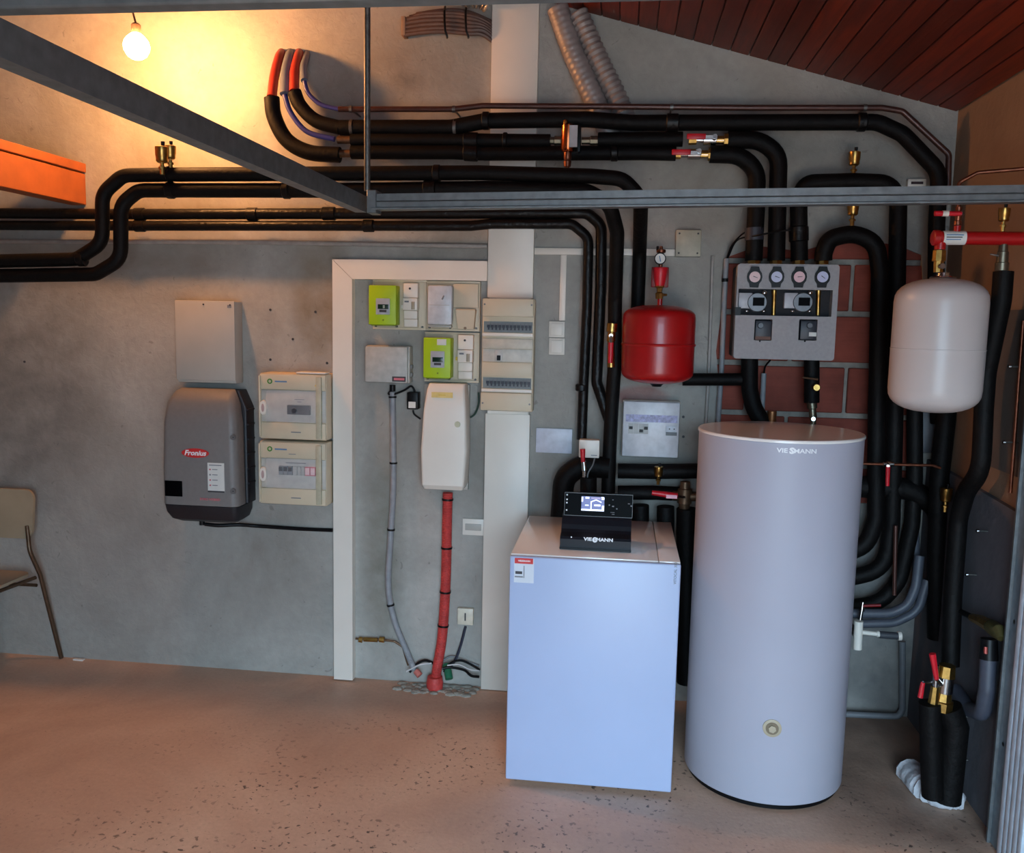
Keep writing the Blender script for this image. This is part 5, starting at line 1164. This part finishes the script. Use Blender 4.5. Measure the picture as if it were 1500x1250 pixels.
v = RC(588, 24, 594, 52, .05); panel(v, .0005, .055, 'end_clamp', M('clamp_tan', (150, 120, 96), .6), cbx, .002)
fo = MB(); w = smooth_pts([W(668, -16, .06), W(685, -4, .08), W(700, -2, .08), W(716, 4, .06)], 8)
fo.tube(w, .03, 14, radf=(.006, lambda i: .032+.008*math.sin(i*2.1)+.005*math.sin(i*5.3)))
solo(fo, 'foil_duct', 'crumpled foil duct piece at the top edge left of the trunking', 'duct', foil)
# bulb
bc = W(200, 68, .40); top = Vector((bc.x-.04, bc.y, roof_z(bc.x-.04)))
t = thing('hanging_bulb', 'glowing warm bare light bulb hanging at upper left', 'light bulb', bc)
warm = (1.0, .43, .14)
em = bpy.data.materials.new('bulb_glow'); em.use_nodes = True; b_ = em.node_tree.nodes['Principled BSDF']
b_.inputs['Base Color'].default_value = (1, .8, .5, 1); b_.inputs['Emission Color'].default_value = (*warm, 1); b_.inputs['Emission Strength'].default_value = BULB_POWER
MB().lathe(bc, [(.0, -.05), (.020, -.046), (.036, -.034), (.046, -.016), (.049, .002), (.044, .020), (.031, .036), (.018, .047), (.0, .048)], 24).build('glass_globe', em, t)
MB().lathe(bc, [(.0, .0465), (.016, .0465), (.018, .052), (.018, .08), (.012, .086), (.0, .086)], 16).build('socket', M('socket_dark', (60, 44, 34), .6), t)
MB().tube(smooth_pts([bc+Vector((0, 0, .085)), bc+Vector((-.012, 0, .13)), bc+Vector((-.03, 0, .2)), top], 6), .004, 8).build('cord', M('cord_brown', (90, 66, 48), .6), t)

# ================================================================== RIGHT SIDE SMALL THINGS
xq = XW-.012
pipe(None, .006, 'long copper tube dropping along the right wall at the picture edge', copper, name='copper_tube', fil=.02, world_=[Xp(1499, 470, xq-.01), Xp(1492, 560, xq-.01), Xp(1484, 672, xq-.01), Xp(1480, 722, xq-.01)])
for k, (a_, b_, nm) in enumerate(((1433, 778, 'upper'), (1417, 842, 'second'), (1472, 648, 'left'), (1480, 537, 'top'), (1404, 1113, 'lowest'), (1410, 1050, 'next lowest'))):
    p = Xp(a_, b_, XW-.05)
    t = thing('wall_anchor', '%s steel anchor stud sticking out of the right wall%s' % (nm, {'upper': ' above the grey render edge', 'second': ' beside the corner pipe', 'left': ' near the copper tube', 'top': ' right of the white vessel', 'lowest': ' beside the wrapped pipe', 'next lowest': ' under the grey drain bend'}[nm]), 'wall anchor', (p.x, p.y, p.z), 'steel studs on the right wall')
    MB().cyl((XW-.019 if b_ > 720 else XW-.001, p.y, p.z), (p.x, p.y, p.z), .003, seg=8).build('stud', steel, t)
    MB().lathe((p.x, p.y, p.z), [(.0, -.006), (.006, -.006), (.007, 0), (.0, .002)], 12, 'X').build('head', chrome, t)
# white PVC drain and taps behind the tank on the right
t = thing('white_drain_cup', 'white plastic drain pipe with side branch behind the tank', 'pipe', W(1257, 950, .3))
MB().tube([W(1256, 951, .3), W(1258, 910, .3)], .017, 14).build('vertical_tube', white_pl, t)
MB().box(W(1256, 930, .3).x-.01, W(1256, 930, .3).x+.01, D-.3, D-.0005, W(1256, 935, .3).z, W(1256, 928, .3).z).build('wall_bracket', steel, t)
MB().tube([W(1259, 926, .3), W(1284, 929, .3), W(1284.5, 929, .3), W(1288, 929, .3)], [.009, .009, .012, .012], 12).build('branch', white_pl, t)
MB().tube([W(1288, 930, .3), W(1315, 932, .3)], .014, 12).build('grey_branch', dkgrey, t)
MB().tube([W(1315, 932, .3), W(1320, 932, .3)], .018, 12).build('end_cap', white_pl, t)
t = thing('mini_tap', 'small chrome tap with red handle just right of the tank', 'tap', W(1262, 895, .3))
MB().tube([W(1260, 908, .3), W(1262, 896, .3), W(1262.3, 895, .3), W(1264, 882, .3)], [.009, .007, .011, .008], 10).build('valve_body', chrome, t)
MB().tube([W(1264, 888, .31), W(1290, 887, .31)], [.005, .006], 8).build('lever', M('dark_red', (120, 14, 18)), t)
pipe([(1240, 899, .23), (1304, 899, .23), (1330, 888, .23), (1342, 858, .23), (1347, 815, .2)], .019, 'upper dark grey plastic pipe curving right of the tank', M('pvc_grey', (72, 76, 86), .5), name='plastic_pipe', fil=.1)
pipe([(1262, 914, .25), (1310, 913, .25), (1345, 896, .25), (1358, 850, .24)], .017, 'lower dark grey plastic pipe curving right of the tank', M('pvc_grey', (72, 76, 86)), name='plastic_pipe', fil=.1)
pipe([(1226, 1046, .06), (1316, 1050, .06), (1322, 1040, .06), (1322, 940, .06)], .013, 'thin grey pipe running low along the back wall behind the tank', M('pvc_grey2', (104, 106, 110), .5), name='plastic_pipe', fil=.03)
v = RC(1348, 604, 1392, 664, .1); solo(MB().box(v[0], v[1], D-.1, D-.0005, v[2], v[3], .004), 'dark_control_box', 'dark grey box on the back wall below the white vessel', 'electrical box', M('box_dark', (70, 72, 78), .5))
pipe([(1340, 775, .12), (1344, 880, .12)], .016, 'grey plastic pipe standing vertically in the dark corner', M('pvc_grey', (72, 76, 86)), name='plastic_pipe')

# ================================================================== CHAIR
foot = Zp(65, 955, 0)
fr = P(47, 755, D-.12); sr_ = P(46, 840, D-.3)
cxr = fr.x; cw = .4; cxl = cxr-cw
ch = thing('wooden_chair', 'old pale laminate chair with thin metal legs at the left edge', 'chair', ((cxr+cxl)/2, D-.3, 0))
zb0, zb1 = P(25, 789, D-.12).z, P(25, 719, D-.12).z
lam = M('chair_laminate', (150, 138, 116), .45, n=(6, .12), bump=(8, .05)); tub = M('chair_tube', (96, 78, 62), .4, .7, n=(30, .2))
pts_ = rr(cxl, cxr, zb0, zb1, .045, 6)
m = MB().loft([[Vector((x, D-.12+off-.06*(1-((x-(cxl+cxr)/2)/(cw/2))**2)*-.35-(z-zb0)*-.12, z)) for x, z in pts_] for off in (-.008, .006)])
m.build('backrest', lam, ch)
zs_ = .455
ye = D-.13; yf_ = D-.50
m = MB().loft([[Vector((x, y, z)) for x, y in rr(cxl-.01, cxr+.0, yf_, ye, .05, 6)] for z in (zs_-.012, zs_)]); m.build('seat', lam, ch)
MB().tube([(cxr+.045, D-.02, .004), (cxr+.012, D-.10, zs_-.02), (cxr-.006, D-.14, zs_+.1), (cxr-.03, D-.115, zb0+.06)], .010, 10, .08).build('leg', tub, ch)
MB().tube([(cxl-.045, D-.02, .004), (cxl-.012, D-.10, zs_-.02), (cxl+.006, D-.14, zs_+.1), (cxl+.03, D-.115, zb0+.06)], .010, 10, .08).build('leg', tub, ch)
for sx_, e in ((cxr, 1), (cxl, -1)): MB().tube([(sx_-e*.03, yf_+.06, zs_-.014), (sx_+e*.02, yf_-.02, .004)], .010, 10).build('leg', tub, ch)
for xs_ in (cxr-.01, cxl+.01): MB().tube([(xs_+(.012 if xs_ > -2.9 else -.012), D-.12, zs_-.03), (xs_-(.03 if xs_ == cxr-.01 else -.03), yf_+.06, zs_-.035)], .009, 8).build('side_rail', tub, ch)
MB().tube([(cxl, D-.11, zs_-.07), (cxr, D-.11, zs_-.07)], .008, 8).build('stretcher', tub, ch)

# screws / plug holes left in the back wall
for k, (a_, b_) in enumerate(((396, 454), (462, 457), (429, 497), (396, 527), (479, 532), (36, 530), (1001, 640), (1001, 611))):
    c = W(a_, b_, 0); o = MB().lathe((c.x, D, c.z), [(.0, .003), (.005, .003), (.006, -.0)], 8, 'Y').build('wall_plug', dk_print, wall)
# old debris on floor by the wall
p = Zp(132, 958, 0); solo(MB().box(p.x-.03, p.x+.02, D-.03, D-.012, 0, .006), 'paint_flake', 'tiny pale flake on the floor at the foot of the left wall', 'debris', paper)
